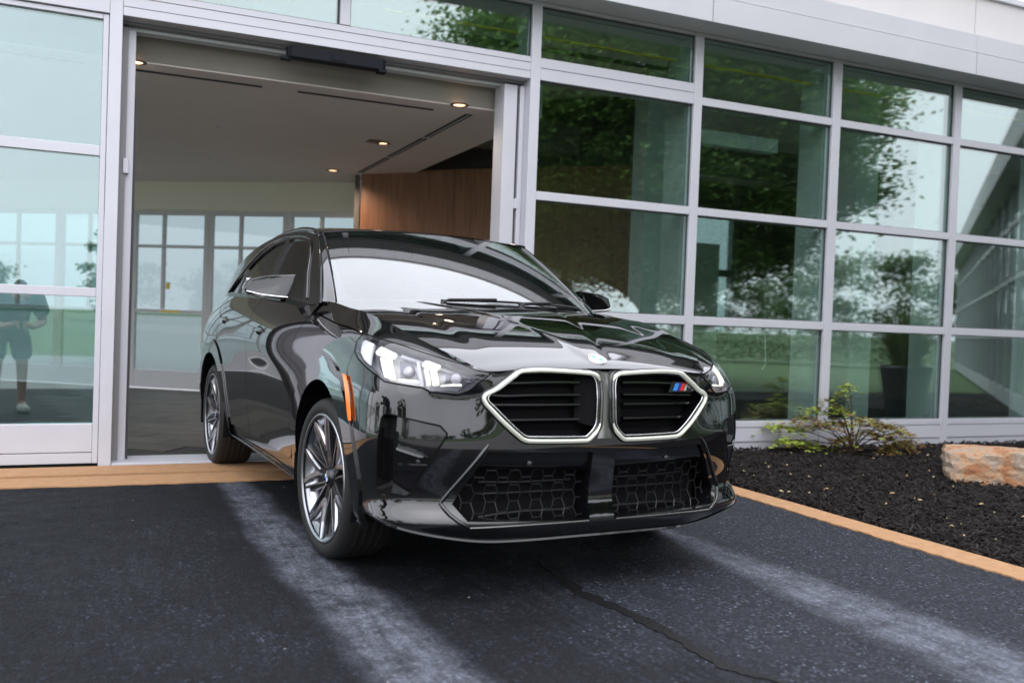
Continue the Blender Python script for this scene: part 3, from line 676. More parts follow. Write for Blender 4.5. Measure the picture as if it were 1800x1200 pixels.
# yellow gas pipe and a dark bar added for its shadow behind the clerestory panes
tag(MB().tube([(-1.2,.33,3.452),(6.0,.33,3.465)], .012, 8).build('yellow_pipe', YELLOW), 'thin yellow pipe running behind the top row of panes', 'pipe')
tag(MB().tube([(-1.0,.30,3.345),(1.38,.30,3.35)], .020, 8).build('pipe_shadow', PLAST), 'thick dark bar standing for the shadow below the yellow pipe', 'shadow bar')
tag(MB().tube([(1.62,.60,1.045),(2.85,.60,1.045)], .012, 8).tube([(2.82,.60,1.04),(2.84,.60,.75),(2.80,.60,.70)], .008, 6).build('grab_rail', ALUMI), 'slim silver rail inside the lower pane behind the car bonnet', 'rail')
# potted plant behind the glass
pp = empty('potted_plant', (6.32, -2.0, 0), 0, 'tall grassy plant in a tapered dark pot, mirrored in the glass beside the shrub', 'potted plant')
MB().lathe([(.0,.0),(.20,.0),(.235,.15),(.315,.66),(.325,.70),(.295,.70),(.28,.62),(.0,.60)], 28).build('pot', POT, pp)
m = MB(); r3 = random.Random(11)
for i in range(430):
    a = r3.uniform(0,6.28); rr = r3.uniform(.0,.17); lean = r3.uniform(.10,.50); h = r3.uniform(.45,1.0); w = r3.uniform(.008,.017); V = []
    dx, dy = math.cos(a), math.sin(a); N = 5
    for k in range(N+1):
        t_ = k/N; d = rr+lean*t_**1.8; z = .60+h*(t_-.42*lean*1.3*t_**3); ww = w*(1-t_**2)+.002
        V += [(d*dx-ww*dy, d*dy+ww*dx, z), (d*dx+ww*dy, d*dy-ww*dx, z)]
    m.add(V, [(2*k,2*k+1,2*k+3,2*k+2) for k in range(N)])
m.build('foliage', POTL, pp)
bw = empty('dark_bowl', (3.55, .55, .0), 0, 'low dark bowl standing inside the glass just behind the shrub', 'bowl')
MB().lathe([(.0,.0),(.14,.0),(.20,.30),(.215,.42),(.19,.42),(.17,.34),(.0,.33)], 24).build('bowl_body', POT, bw)
# ================================================================= CAR
CAR = empty('car', (-1.32997, -2.57970, 0), math.radians(4.01119-90), 'glossy black coupe SUV with lit headlamps and glowing twin grille, leaving the open doorway', 'car')
R_ = lambda a, b: np.array([a, b], float)
def refine(loop, d):
    o = []; n = len(loop)
    for i in range(n):
        a = np.array(loop[i], float); b = np.array(loop[(i+1) % n], float); k = max(1, int(math.ceil(np.hypot(*(b-a))/d)))
        for j in range(k): o.append(a+(b-a)*j/k)
    return o
def area(l): return .5*sum(l[i][0]*l[(i+1)%len(l)][1]-l[(i+1)%len(l)][0]*l[i][1] for i in range(len(l)))
def shrink(loop, s):
    """move a loop inwards by s (outwards when negative)"""
    l = [np.array(p, float) for p in loop]; n = len(l); sg = 1 if area(l) > 0 else -1; o = []
    for i in range(n):
        a, b, c = l[i-1], l[i], l[(i+1)%n]; d1 = b-a; d2 = c-b
        d1 = d1/(np.hypot(*d1)+1e-12); d2 = d2/(np.hypot(*d2)+1e-12)
        n1 = sg*np.array([-d1[1], d1[0]]); n2 = sg*np.array([-d2[1], d2[0]]); q = n1+n2; L_ = np.hypot(*q)
        if L_ < .2: o.append(b); continue
        q /= L_; o.append(b+q*s/max(.35, float(q@n1)))
    return o
def chaikin(loop, it=2, closed=True):
    l = [np.array(p, float) for p in loop]
    for _ in range(it):
        o = []; n = len(l)
        if not closed: o.append(l[0])
        for i in range(n if closed else n-1):
            a, b = l[i], l[(i+1)%n]; o += [a*.75+b*.25, a*.25+b*.75]
        if not closed: o.append(l[-1])
        l = o
    return l
def inside(P, loop):
    x, y = P[:,0], P[:,1]; c = np.zeros(len(P), bool); n = len(loop)
    for i in range(n):
        x1, y1 = loop[i]; x2, y2 = loop[(i+1)%n]
        if y1 == y2: continue
        c ^= ((y1 > y) != (y2 > y)) & (x < (x2-x1)*(y-y1)/(y2-y1)+x1)
    return c
def distloop(P, loop):
    d = np.full(len(P), 9e9); n = len(loop)
    for i in range(n):
        a = np.array(loop[i]); b = np.array(loop[(i+1)%n]); ab = b-a; t = np.clip(((P-a)@ab)/(ab@ab+1e-12), 0, 1)
        d = np.minimum(d, np.hypot(*(P-(a+t[:,None]*ab)).T))
    return d
def fnorm(f, a, b, h=2e-3):
    du = f(a+h, b)-f(a-h, b); dv = f(a, b+h)-f(a, b-h); n = np.cross(du, dv); L_ = np.linalg.norm(n, axis=1)[:,None]; n = n/np.maximum(L_, 1e-12)
    P = f(a, b); s = np.sign(np.einsum('ij,ij->i', n, P-np.array([-1.3, 0, .55])*np.array([1,1,1])-np.stack([np.clip(P[:,0]+1.3,-1.2,1.2),np.zeros(len(P)),np.zeros(len(P))],-1)))
    return n*np.where(s == 0, 1, s)[:,None]
def ear(f, side): return lambda a, b: f(np.atleast_1d(a), np.atleast_1d(b))*np.array([1, side, 1])
FS = ear(shell, -1); FG = ear(sideglass, -1); FR = lambda a, b: roofsurf(a, b); FW = lambda a, b: screen(a, b); FH = lambda a, b: hoodsurf(a, b)
def patch_mesh(loops, f, d=.025, off=0., lip=.014, thick=False, mirror=False, offf=None, lipdir=None):
    """surface patch bounded by loops[0] with holes loops[1:], rim turned inwards by lip"""
    lp = [refine(l, d) for l in loops]
    V2 = []; E = []; bl = []
    for l in lp:
        b = len(V2); V2 += [Vector((float(p[0]), float(p[1]))) for p in l]; n = len(l); E += [(b+i, b+(i+1)%n) for i in range(n)]; bl.append((b, n))
    A = np.array(lp[0]); lo = A.min(0); hi = A.max(0)
    gx, gy = np.meshgrid(np.arange(lo[0]+d*.5, hi[0], d), np.arange(lo[1]+d*.5, hi[1], d)); G = np.stack([gx.ravel(), gy.ravel()], 1)
    k = inside(G, lp[0]) & (distloop(G, lp[0]) > d*.45)
    for l in lp[1:]: k &= ~inside(G, l) & (distloop(G, l) > d*.45)
    V2 += [Vector((float(p[0]), float(p[1]))) for p in G[k]]
    vo, eo, fo, ov, oe, of = delaunay_2d_cdt(V2, E, [], 0, 1e-6)
    q = np.array([(v.x, v.y) for v in vo]); a, b = q[:,0], q[:,1]
    cen = np.array([q[list(t)].mean(0) for t in fo]); ok = inside(cen, lp[0])
    for l in lp[1:]: ok &= ~inside(cen, l)
    ar_ = np.array([abs(area([q[i] for i in t])) for t in fo]); ok &= ar_ > 2e-7*d/.02
    fo = [t for t, k_ in zip(fo, ok) if k_]
    P = f(a, b); N = fnorm(f, a, b)
    o_ = off if offf is None else offf(a, b)[:,None]
    P = P+N*o_
    V = [tuple(p) for p in P]; F = []; NL = []
    for t in fo:
        t = list(t); p0, p1, p2 = P[t[0]], P[t[1]], P[t[2]]
        if np.dot(np.cross(p1-p0, p2-p0), N[t[0]]+N[t[1]]+N[t[2]]) < 0: t = t[::-1]
        F.append(tuple(t)); NL += [tuple(N[i]) for i in t]
    if lip:
        cnt = {}
        for t in F:
            for i in range(len(t)):
                e = (t[i], t[(i+1)%len(t)]); cnt[e] = 1
        be = [e for e in cnt if (e[1], e[0]) not in cnt]
        r = .0022; ring = {}
        def rv(i):
            if i not in ring:
                ring[i] = len(V); p = P[i]; n = N[i]; ld = n if lipdir is None else np.asarray(lipdir(p, n))
                V.append(tuple(p-ld*lip))
            return ring[i]
        for (i, j) in be:
            a_, b_ = rv(i), rv(j); F.append((j, i, a_, b_)); e = P[j]-P[i]; nn = np.cross(e, N[i]); L_ = np.linalg.norm(nn); nn = nn/(L_+1e-12); NL += [tuple(nn)]*4
        if thick:
            nf = [t for t in F if len(t) == 3]
            base = len(V); idx = {}
            for t in nf:
                for i in t:
                    if i not in idx: idx[i] = len(V); V.append(tuple(P[i]-N[i]*lip))
                F.append(tuple(idx[i] for i in t[::-1])); NL += [tuple(-N[i]) for i in t[::-1]]
    if mirror:
        b = len(V); V += [(x, -y, z) for x, y, z in V]; F2 = []; c = 0
        for t in list(F):
            F2.append(tuple(b+i for i in t[::-1])); NL += [(n[0], -n[1], n[2]) for n in NL[c:c+len(t)][::-1]]; c += len(t)
        F += F2
    return V, F, NL
def mesh_from(name, V, F, NL):
    me = bpy.data.meshes.new(name); me.from_pydata(V, [], F); me.update()
    me.polygons.foreach_set('use_smooth', [True]*len(me.polygons)); me.normals_split_custom_set(NL); return me
def patch(name, mat, loops, f, parent=None, **kw):
    both = kw.pop('both', False)
    V, F, NL = patch_mesh(loops, f, **kw); me = mesh_from(name, V, F, NL); me.materials.append(mat)
    o = bpy.data.objects.new(name, me); link(o, parent or CAR)
    if both: return o, mirrored(o)
    return o
def mirrored(o, parent=None):
    c = o.copy(); c.scale = (1, -1, 1); c.location = (o.location[0], -o.location[1], o.location[2]); return link(c, parent or o.parent)
def mirror_tree(o, parent=None):
    """mirror a part with its children: only the top one carries the flip"""
    c = mirrored(o, parent)
    for ch in list(o.children):
        d = ch.copy(); link(d, c); d.matrix_parent_inverse = ch.matrix_parent_inverse.copy()
    return c
def both(o): return o, mirrored(o)
# inverse look-ups on the shell
_gu, _gv = np.meshgrid(np.linspace(0, U[-1], 420), np.linspace(.18, 1.10, 120)); _gp = shell(_gu.ravel(), _gv.ravel())
def uv_xz(x, z):
    """shell coordinates of the side point with this x and z"""
    o = []
    for a, b in zip(np.atleast_1d(x), np.atleast_1d(z)):
        k = ((_gp[:,0]-a)**2+(_gp[:,2]-b)**2 + (_gp[:,1] < .45)*9).argmin(); u, v = _gu.ravel()[k], _gv.ravel()[k]
        for _ in range(6):
            p = shell(u, v)[0]; ju = (shell(u+1e-3, v)[0]-p)/1e-3; jv = (shell(u, v+1e-3)[0]-p)/1e-3
            J = np.array([[ju[0], jv[0]],[ju[2], jv[2]]]); st = np.linalg.lstsq(J, np.array([a-p[0], b-p[2]]), rcond=1e-3)[0]; st = np.clip(st, -.05, .05); u = min(max(u+st[0], 0), U[-1]); v = min(max(v+st[1], .18), 1.10)
        o.append((u, v))
    return o
def XZ(*pts): return uv_xz([p[0] for p in pts], [p[1] for p in pts])
def arc_xz(cx, cz, r, a0, a1, n=26, rx=None):
    t = np.radians(np.linspace(a0, a1, n)); return uv_xz(cx+(rx or r)*np.cos(t), cz+r*np.sin(t))
WB = -2.692; HZ = .352
# ---- feature outlines in shell coordinates (u along the outline from the nose, v up)
HLO = [(1.105,1.025),(.99,1.035),(.879,1.045),(.753,1.052),(.62,1.066),(.504,1.081),(.540,1.0),(.567,.938),(.600,.83),(.613,.806),(.633,.791),(.743,.802),(.779,.830),(.938,.837),(.973,.860),(1.113,.914),(1.149,.938),(1.140,.983)]
KIDO = [(.535,.776),(.525,.806),(.402,1.052),(.389,1.066),(.372,1.074),(.080,1.064),(.056,1.052),(.038,1.02),(.027,.93),(.027,.70),(.037,.655),(.079,.613),(.100,.608),(.345,.613),(.366,.617),(.388,.629),(.519,.740),(.531,.758)]
INTO = [(.510,.572),(.640,.372),(.583,.312),(.06,.290),(.055,.560)]
VENTO = [(.939,.687),(.930,.699),(.907,.705),(.712,.673),(.697,.669),(.672,.643),(.672,.632),(.799,.418),(.812,.402),(.832,.397),(.955,.410),(.965,.420)]
arch_f = arc_xz(0, HZ, .435, -16, 196, 40); ring_f = arc_xz(0, HZ, .525, -12, 192, 40)
arch_r = arc_xz(WB, HZ, .435, -16, 196, 40); ring_r = arc_xz(WB, HZ, .520, -12, 192, 40)
GAP = .0022
# front bumper
u_end = ring_f[2]
lowz = lambda u: .232 + .105*smooth01(np.array([(u-.45)/.75]))[0]
bump = [(0, .232)] + [(u, float(lowz(u))) for u in np.linspace(.1, 1.08, 14)] + [ring_f[i] for i in range(0, 12)] + [(1.24,.855),(1.151,.940)]
bump += [(1.113,.912),(.973,.858),(.938,.835),(.780,.828),(.743,.800),(.633,.789),(.611,.802),(.598,.83),(.565,.940),(.538,1.0),(.502,1.079),(.40,1.094),(0,1.094)]
bump = [bump[0]]+[p for p in bump[1:]]
kz = shrink(KIDO, -.006)
V, F, NL = patch_mesh([shrink(bump, .0)], FS, d=.022, lip=0) if False else (None,)*3
me = None
o_bumper = patch('front_bumper', PAINT, [bump, kz, shrink(INTO, -.001), shrink(VENTO, -.003)], FS, d=.020, lip=.02, mirror=True)
BUMP = o_bumper
# fender
fen = [ring_f[i] for i in range(12, 40)]
door_f = XZ((-.575,.30),(-.558,.44),(-.575,.678),(-.592,.838),(-.595,.94),(-.563,.998),(-.50,1.05),(-.462,1.075))
fen_loop = fen + [p for p in door_f] + [(2.06,1.044),(1.811,1.034),(1.482,1.025),(1.150,1.022),(1.107,1.023)] + [(1.142,.983),(1.151,.940),(1.24,.857)]
both(patch('front_fender', PAINT, [shrink(fen_loop, GAP)], FS, d=.022))
def uvp_(u, v, off):
    u = np.asarray(u, float); v = np.asarray(v, float); return FS(u, v)+fnorm(FS, u, v)*off
# wheel-arch trims
def ring_loop(a, b): return a + b[::-1]
def arch_off(a, b): return np.full(len(a), .003)
for ar, rg in ((arch_f, ring_f), (arch_r, ring_r)):
    both(patch('wheel_arch_trim', PAINT, [shrink(ring_loop(ar, rg), -.003)], FS, d=.016, off=.009, lip=.010))
for ar in (arch_f, arch_r):
    a_ = [p for p in ar]; A1 = uvp_([p[0] for p in a_], [p[1] for p in a_], .009); A2 = A1.copy(); A2[:,1] = -.80
    both(MB().add(list(A1)+list(A2), [(i, i+1, len(a_)+i+1, len(a_)+i) for i in range(len(a_)-1)], True).build('arch_return', GLOSS, CAR))
# hood: top skin in (x, y) and the side flange on the shell, one mesh
half = [(TOPX[i][0], TOPX[i][1]) for i in range(11)]
yy_ = np.array(half); tt_ = np.concatenate([[0], np.cumsum(np.hypot(*np.diff(yy_, axis=0).T))]); hs_ = nspline(U[:11], yy_)
edge = [tuple(p) for p in hs_(np.linspace(0, U[10], 60))]; edge[0] = (edge[0][0], 0.)
rear = [(-.45+ (.175)*math.cos(t*math.pi/2)*0 + .175*(1-(y/.765)**2), y) for t, y in [(0, v) for v in np.linspace(.74, 0, 16)]]
hl_ = edge + rear
V1, F1, N1 = patch_mesh([hl_], FH, d=.020, lip=.0, mirror=True)
fl = [(u, 1.1) for u in np.linspace(.02, U[10]-.02, 40)]
HSH = [(2.05,1.048),(1.811,1.0375),(1.482,1.0285),(1.150,1.0255),(1.105,1.0275),(.99,1.0375),(.879,1.0475),(.753,1.0545),(.62,1.069),(.504,1.085),(.40,1.0965),(.02,1.0965)]
V2, F2, N2 = patch_mesh([fl + HSH], FS, d=.016, lip=.016, mirror=True)
b_ = len(V1); me = mesh_from('hood', V1+V2, F1+[tuple(b_+i for i in t) for t in F2], N1+N2); me.materials.append(PAINT)
HOOD = link(bpy.data.objects.new('hood', me), CAR)
# doors, quarter panel, sill, rear
belt = lambda x: float(_zb(np.array([x]))[0])
T_uv = lambda x: (float(np.interp(-x, -TOPX[9:18,0], U[9:18])), 1.099)
dr = XZ((-1.640,.36),(-1.632,.555),(-1.61,.70),(-1.60,.83),(-1.61,.95),(-1.66,1.06))
d1 = [T_uv(-.52)] + [T_uv(x) for x in np.linspace(-.62, -1.66, 12)] + dr[::-1] + XZ((-1.62,.345),(-1.2,.342),(-.9,.342),(-.6,.345)) + door_f[1:-1]
both(patch('front_door', PAINT, [shrink(d1, GAP)], FS, d=.022))
rr = arc_xz(WB, HZ, .528, 4, 72, 16)
d2 = [T_uv(x) for x in np.linspace(-1.668, -2.62, 10)] + XZ((-2.63,1.10),(-2.58,.95)) + rr[::-1] + XZ((-2.15,.345),(-1.9,.345),(-1.642,.345)) + dr
RDOOR = both(patch('rear_door', PAINT, [shrink(d2, GAP)], FS, d=.022))
rr2 = arc_xz(WB, HZ, .522, 72, 190, 26)
q = [T_uv(x) for x in np.linspace(-2.63, -3.25, 8)] + [(U[17], 1.098), (U[18], 1.098)] + [(U[18], .80), (U[17], .62), (U[16], .40)] + rr2[::-1] + XZ((-2.585,.95),(-2.635,1.10))
both(patch('quarter_panel', PAINT, [shrink(q, GAP)], FS, d=.025))
sl = XZ((-.45,.365),(-.9,.365),(-1.6,.366),(-2.2,.368),(-2.24,.30),(-2.2,.275),(-1.7,.268),(-1.0,.258),(-.5,.25),(-.44,.29))
both(patch('side_sill', GLOSS, [sl], FS, d=.03, off=-.012, lip=.05))
m = MB().tube([(-.43,-.862,.248),(-1.0,-.858,.256),(-1.7,-.858,.266),(-2.22,-.868,.272)], .007, 6); both(m.build('sill_lip', GLOSS, CAR))
rb = [(U[16]+.0, .40), (U[17], .62), (U[18], .80), (U[20], .80), (U[20], .26), (U[16]-.05, .28)]
patch('rear_bumper', PAINT, [rb], FS, d=.03, mirror=True)
tg = [(U[18], .803), (U[18], 1.098), (U[20], 1.098), (U[20], .803)]
patch('tailgate', PAINT, [tg], FS, d=.03, mirror=True)
# greenhouse side
A_ = lambda z: -.45-.605*(z-1.135)/.39
rail = [(float(x), float(roofsurf(x, 1.)[0,2])) for x in np.linspace(-1.12, -3.38, 26)]
g_loop = [(-.47,1.128),(-.75,1.335),(-1.03,1.517)] + [(float(roofsurf(x,1.)[0,0]), z-.001) for x, z in rail] + [(-3.42,1.27),(-3.28,1.192)] + [(float(x), belt(float(x))-.004) for x in np.linspace(-3.1, -.5, 20)]
w1 = [(-.80,1.150),(-.96,1.285),(-1.13,1.425),(-1.19,1.462),(-1.28,1.488),(-1.45,1.512),(-1.665,1.522),(-1.665,1.172)]
w2 = [(-1.765,1.176),(-1.765,1.522),(-2.05,1.508),(-2.30,1.462),(-2.47,1.408),(-2.55,1.37),(-2.55,1.200)]
w3 = [(-2.60,1.204),(-2.60,1.350),(-2.78,1.285),(-2.95,1.212)]
gh = both(patch('window_surround', GLOSS, [g_loop, w1, w2, w3], FG, d=.03, lip=.02))
for w in (w1, w2, w3): both(patch('side_window', SGLASS, [shrink(w, -.004)], FG, d=.04, off=-.012, lip=.004, thick=True))
# bright sealing strips round the side glass
def on(f, loop, off): 
    a = np.array([p[0] for p in loop]); b = np.array([p[1] for p in loop]); return f(a, b)+fnorm(f, a, b)*off
both(MB().tube(on(FG, [(float(x), belt(float(x))+.006) for x in np.linspace(-.74, -3.0, 30)], .004), .006, 6).build('belt_moulding', GLOSS, CAR))
both(MB().tube(on(FG, [(-.72,1.150),(-.90,1.285),(-1.08,1.440),(-1.17,1.487),(-1.28,1.512),(-1.5,1.535),(-1.8,1.545),(-2.1,1.530),(-2.35,1.482),(-2.6,1.392),(-2.85,1.285),(-3.0,1.212)], .004), .006, 6).build('window_trim', PAINT, CAR))
# roof
rl = [(x, w) for x, w in zip(np.full(16, -.992), np.linspace(-1, 1, 16))] + [(float(x), 1.) for x in np.linspace(-1.05, -3.4, 40)] + [(-3.4, w) for w in np.linspace(.9, -.9, 14)] + [(float(x), -1.) for x in np.linspace(-3.4, -1.05, 40)]
patch('roof', PAINT, [rl], FR, d=.05, lip=.02)
both(MB().tube(FR(np.linspace(-1.02, -3.38, 50), np.full(50, -1.)) + np.array([0, -.002, .001]), .013, 8).build('roof_rail', PAINT, CAR))
# rear glass and spoiler (behind the car)
tp = roofsurf(np.full(9, -3.4), np.linspace(-1, 1, 9)); bt = np.stack([np.full(9, -3.56), np.linspace(-.55, .55, 9), np.full(9, 1.165)], -1)
m = MB(); m.add(list(tp)+list(bt), [(i, i+1, 9+i+1, 9+i) for i in range(8)], True); m.build('rear_window', GLOSS, CAR)
cq = on(FG, [(-3.365,1.372),(-3.42,1.27),(-3.28,1.190)], -.002); m = MB(); 
for s in (1, -1): m.add([(p[0], p[1]*s, p[2]) for p in cq]+[(-3.41, -.545*s, 1.345), (-3.55, -.55*s, 1.165), (-3.42,-.64*s,1.175)], [(0,1,4,3),(1,2,5,4)])
m.build('rear_pillar', PLAST, CAR)
m = MB().prism([(-3.36,-.50),(-3.36,.50),(-3.50,.46),(-3.50,-.46)], 1.345, 1.372); m.build('roof_spoiler', PAINT, CAR, .004)
# windscreen, frit and pillars
ws = [(w, .005) for w in np.linspace(-.945, .945, 24)] + [(.945, .97)] + [(w, .985) for w in np.linspace(.90, -.90, 20)] + [(-.945, .97)]
patch('windscreen', CGLASS, [ws], FW, d=.045, lip=.005, thick=True)
fr = [(w, .006) for w in np.linspace(-.944, .944, 20)] + [(.944, .96)] + [(w, .984) for w in np.linspace(.90, -.90, 16)] + [(-.944, .96)]
fi = [(w, .055) for w in np.linspace(-.83, .83, 20)] + [(.885, .10), (.905, .30), (.915, .80), (.89, .90)] + [(w, .925) for w in np.linspace(.82, -.82, 16)] + [(-.89, .90), (-.915, .80), (-.905, .30), (-.885, .10)]
patch('screen_border', GLOSS, [fr, fi], FW, d=.05, off=-.007, lip=.0)
def pillar(s):
    V = []; n = 24
    for i in range(n+1):
        t = i/n; a = screen(.95*s, t)[0]; b = screen(1.0*s, t)[0]; z = b[2]; gp = sideglass(A_(z)-.01, z)[0]*np.array([1, s, 1]); mid = (b+gp)/2+np.array([.006, .010*s, .006])
        V += [a+np.array([-.003,0,-.004]), a+np.array([.002,0,.005]), b*.4+a*.6+np.array([.001,.0,.007]), b+np.array([.002,.002*s,.004]), mid, gp+np.array([-.02,-.001*s,-.004])]
    F = [(i*6+j, i*6+j+1, (i+1)*6+j+1, (i+1)*6+j) for i in range(n) for j in range(5)]
    if s > 0: F = [f[::-1] for f in F]
    m = MB().add(V, F, True); return m
for s in (-1, 1):
    pillar(s).build('windscreen_pillar', PAINT, CAR)
# cowl and wipers
m = MB(); n = 30; V = []
for i in range(n+1):
    w = -1+2*i/n; a = screen(w, .015)[0]; x = -.45+.175*(1-w*w)+.01; y = .75*w; h = float(hood_z(np.array([x]), np.array([y]))[0])
    V += [a+np.array([.0,0,-.004]), ((a+np.array([x, y, h]))/2)+np.array([0,0,-.022]), np.array([x, y, h-.018])]
m.add(V, [(i*3+j, (i+1)*3+j, (i+1)*3+j+1, i*3+j+1) for i in range(n) for j in range(2)], True); m.build('cowl_panel', PLAST, CAR)
def sp(w, t, off=.012): return screen(w, t)[0]+np.array([.49,0,.87])*off
for w0, w1_, tt in ((-.30, .50, .012), (.28, .86, .022)):
    m = MB(); m.tube([sp(w0+(w1_-w0)*k/10, .012+tt*math.sin(math.pi*k/10*.8)+.004*k/10, .010) for k in range(11)], .0065, 6)
    m.tube([sp(w0-.06, .0, .004)+np.array([.03,0,-.02]), sp(w0+.05, .01, .018), sp((w0+w1_)/2, .012+tt, .022)], .007, 6); m.build('wiper', PLAST, CAR)
# ---- grille
def uvp(u, v, off=0., f=FS):
    u = np.atleast_1d(u).astype(float); v = np.atleast_1d(v).astype(float); return f(u, v)+fnorm(f, u, v)*off
kl = refine(chaikin(KIDO, 1), .012)
ku = np.array([p[0] for p in kl]); kv = np.array([p[1] for p in kl])
KP = uvp(ku, kv, .010)
def fr_tube(P, w, h):
    """flattened closed frame section: w across the loop, h outwards"""
    P = np.array(P); n = len(P); c = P.mean(0); V = []; sec = [(-1,0),(-.75,.75),(-.1,1.0),(.7,.55),(1,0),(.7,-.8),(-.7,-.8)]
    for i in range(n):
        t = P[(i+1)%n]-P[i-1]; t /= np.linalg.norm(t); o = np.array([1., 0, 0]); o = o-t*(o@t); o /= np.linalg.norm(o); s = np.cross(t, o)
        if s@(P[i]-c) < 0: s = -s
        for a, b in sec: V.append(P[i]+s*a*w+o*b*h)
    k = len(sec); F = [(i*k+j, i*k+(j+1)%k, ((i+1)%n)*k+(j+1)%k, ((i+1)%n)*k+j) for i in range(n) for j in range(k)]
    m = MB().add(V, F, True); return m
def fixn(o):
    bm = bmesh.new(); bm.from_mesh(o.data); bmesh.ops.recalc_face_normals(bm, faces=bm.faces); bm.to_mesh(o.data); bm.free(); return o
GRL = patch('grille', DARK, [KIDO], FS, d=.03, off=-.085, lip=.0)          # recessed back wall
V, F, NL = patch_mesh([KIDO], FS, d=.03, off=.0, lip=.085); keep = [i for i, t in enumerate(F) if len(t) == 4]
m = MB(); m.add(V, [F[i][::-1] for i in keep]); m.build('grille_shroud', GLOSS, GRL)
inner_ = (ku < .046) & (kv > .675) & (kv < .985); i0 = int(np.argmax(inner_ & ~np.roll(inner_, 1))); nin = int(inner_.sum())
def open_tube(P, c, w, h, taper):
    P = np.array(P); n = len(P); V = []; sec = [(-1,0),(-.75,.75),(-.1,1.0),(.7,.55),(1,0),(.7,-.8),(-.7,-.8)]
    for i in range(n):
        t = P[min(i+1, n-1)]-P[max(i-1, 0)]; t /= np.linalg.norm(t); o = np.array([1., 0, 0]); o = o-t*(o@t); o /= np.linalg.norm(o); s = np.cross(t, o)
        if s@(P[i]-c) < 0: s = -s
        k = 1. if not taper else min(1., .35+.65*min(i, n-1-i)/5)
        for a_, b_ in sec: V.append(P[i]+s*a_*w*k+o*b_*h*k)
    k = len(sec); return MB().add(V, [(i*k+j, i*k+(j+1)%k, (i+1)*k+(j+1)%k, (i+1)*k+j) for i in range(n-1) for j in range(k)], True)
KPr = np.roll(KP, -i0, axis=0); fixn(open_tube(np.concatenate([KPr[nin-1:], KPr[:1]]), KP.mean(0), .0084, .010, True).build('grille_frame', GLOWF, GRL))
fixn(open_tube(KPr[:nin], KP.mean(0), .0045, .006, False).build('frame_inner_side', GRILLET, GRL))
kin = refine(chaikin(shrink(KIDO, .017), 1), .012); MB().tube(uvp([q[0] for q in kin], [q[1] for q in kin], .004), .0026, 5, closed=True).build('frame_inner_trim', CHROME, GRL)
# dark outer surround of the frame
fixn(fr_tube(uvp(ku, kv, .001)+0, .0145, .005).build('frame_surround', GLOSS, GRL))
def kwidth(v):
    xs = []
    for i in range(len(KIDO)):
        (a, b), (c, d) = KIDO[i], KIDO[(i+1)%len(KIDO)]
        if (b-v)*(d-v) < 0: xs.append(a+(c-a)*(v-b)/(d-b))
    return min(xs), max(xs)
for v in (.960, .812, .746, .692):
    a, b = kwidth(v); a = max(a+.01, .105); b = b-.022
    us = np.linspace(a, b, 14); P = uvp(us, np.full(14, v), -.040); V = []
    for i, p in enumerate(P): V += [p+np.array([.012,0,.0035]), p+np.array([.012,0,-.0035]), p+np.array([-.030,0,-.022]), p+np.array([-.034,0,.004])]
    F = [(i*4+j, i*4+(j+1)%4, (i+1)*4+(j+1)%4, (i+1)*4+j) for i in range(13) for j in range(4)]+[(0,1,2,3),(52,53,54,55)]
    fixn(MB().add(V, F).build('grille_slat', GLOSS, GRL))
# inner upright fairing of the grille opening and sloping floor
P = uvp([.04,.115,.115,.04], [.66,.68,1.0,1.02], 0); V = [P[0]+[-.008,0,0], P[1]+[-.055,0,0], P[2]+[-.055,0,0], P[3]+[-.008,0,0]]
m = MB().add(V, [(0,1,2,3)]); m.build('grille_upright', DARK, GRL)
us = np.linspace(.10, .40, 8); a = uvp(us, np.full(8, .618), -.006); b = uvp(us*.96+.008, np.full(8, .655), -.065)
MB().add(list(a)+list(b), [(i, i+1, 8+i+1, 8+i) for i in range(7)]).build('grille_floor', GLOSS, GRL)
G2 = mirror_tree(GRL)
# bridge between the two frames
def yzx(y, z, off=0.):
    return uvp([abs(y)], [z if z < .78 else .78+.32*(z-.78)/.105], off)[0]*np.array([1, -1 if y > 0 else 1, 1])
m = MB(); V = []
for z, hw in ((.880,.055),(.872,.050),(.845,.024),(.80,.022),(.70,.022),(.665,.024),(.635,.048),(.615,.060)):
    px = .880 if z < .86 else .872
    V += [(px-.014,-hw,z),(px+.0,-hw*.6,z),(px+.004,0,z),(px+.0,hw*.6,z),(px-.014,hw,z)]
MB().add(V, [(i*5+j, i*5+j+1, (i+1)*5+j+1, (i+1)*5+j) for i in range(7) for j in range(4)], True).build('grille_bridge', GRILLET, CAR)
# emblem on the grille slats (viewer's right-hand opening): slanted stripes and a letter M, digits in grey
bd = empty  # (kept simple: plates are children of that grille)
def plate(name, mat, pts, x, t, parent):
    """flat piece in the y-z plane facing forward; pts in (y, z)"""
    V = [(x+t, p[0], p[1]) for p in pts]+[(x, p[0], p[1]) for p in pts]; n = len(pts)
    o = MB().add(V, [tuple(range(n)), tuple(range(2*n-1, n-1, -1))]+[(i, n+i, n+(i+1)%n, (i+1)%n) for i in range(n)]).build(name, mat, parent); return fixn(o)
ex = .835
BDG = plate('emblem', PLAST, [(.345,.795),(.475,.795),(.492,.840),(.362,.840)], ex-.006, .004, CAR)
y0 = .372
def sl_(a, b): return [(a, .802), (b, .802), (b+.012, .834), (a+.012, .834)]
plate('blue_stripe', BADGEB, sl_(y0-.008, y0+.012), ex, .004, BDG); plate('dark_blue_stripe', BADGED, sl_(y0+.014, y0+.026), ex, .004, BDG); plate('red_stripe', BADGER, sl_(y0+.028, y0+.046), ex, .004, BDG)
z0, z1 = .802, .834; a = y0+.050
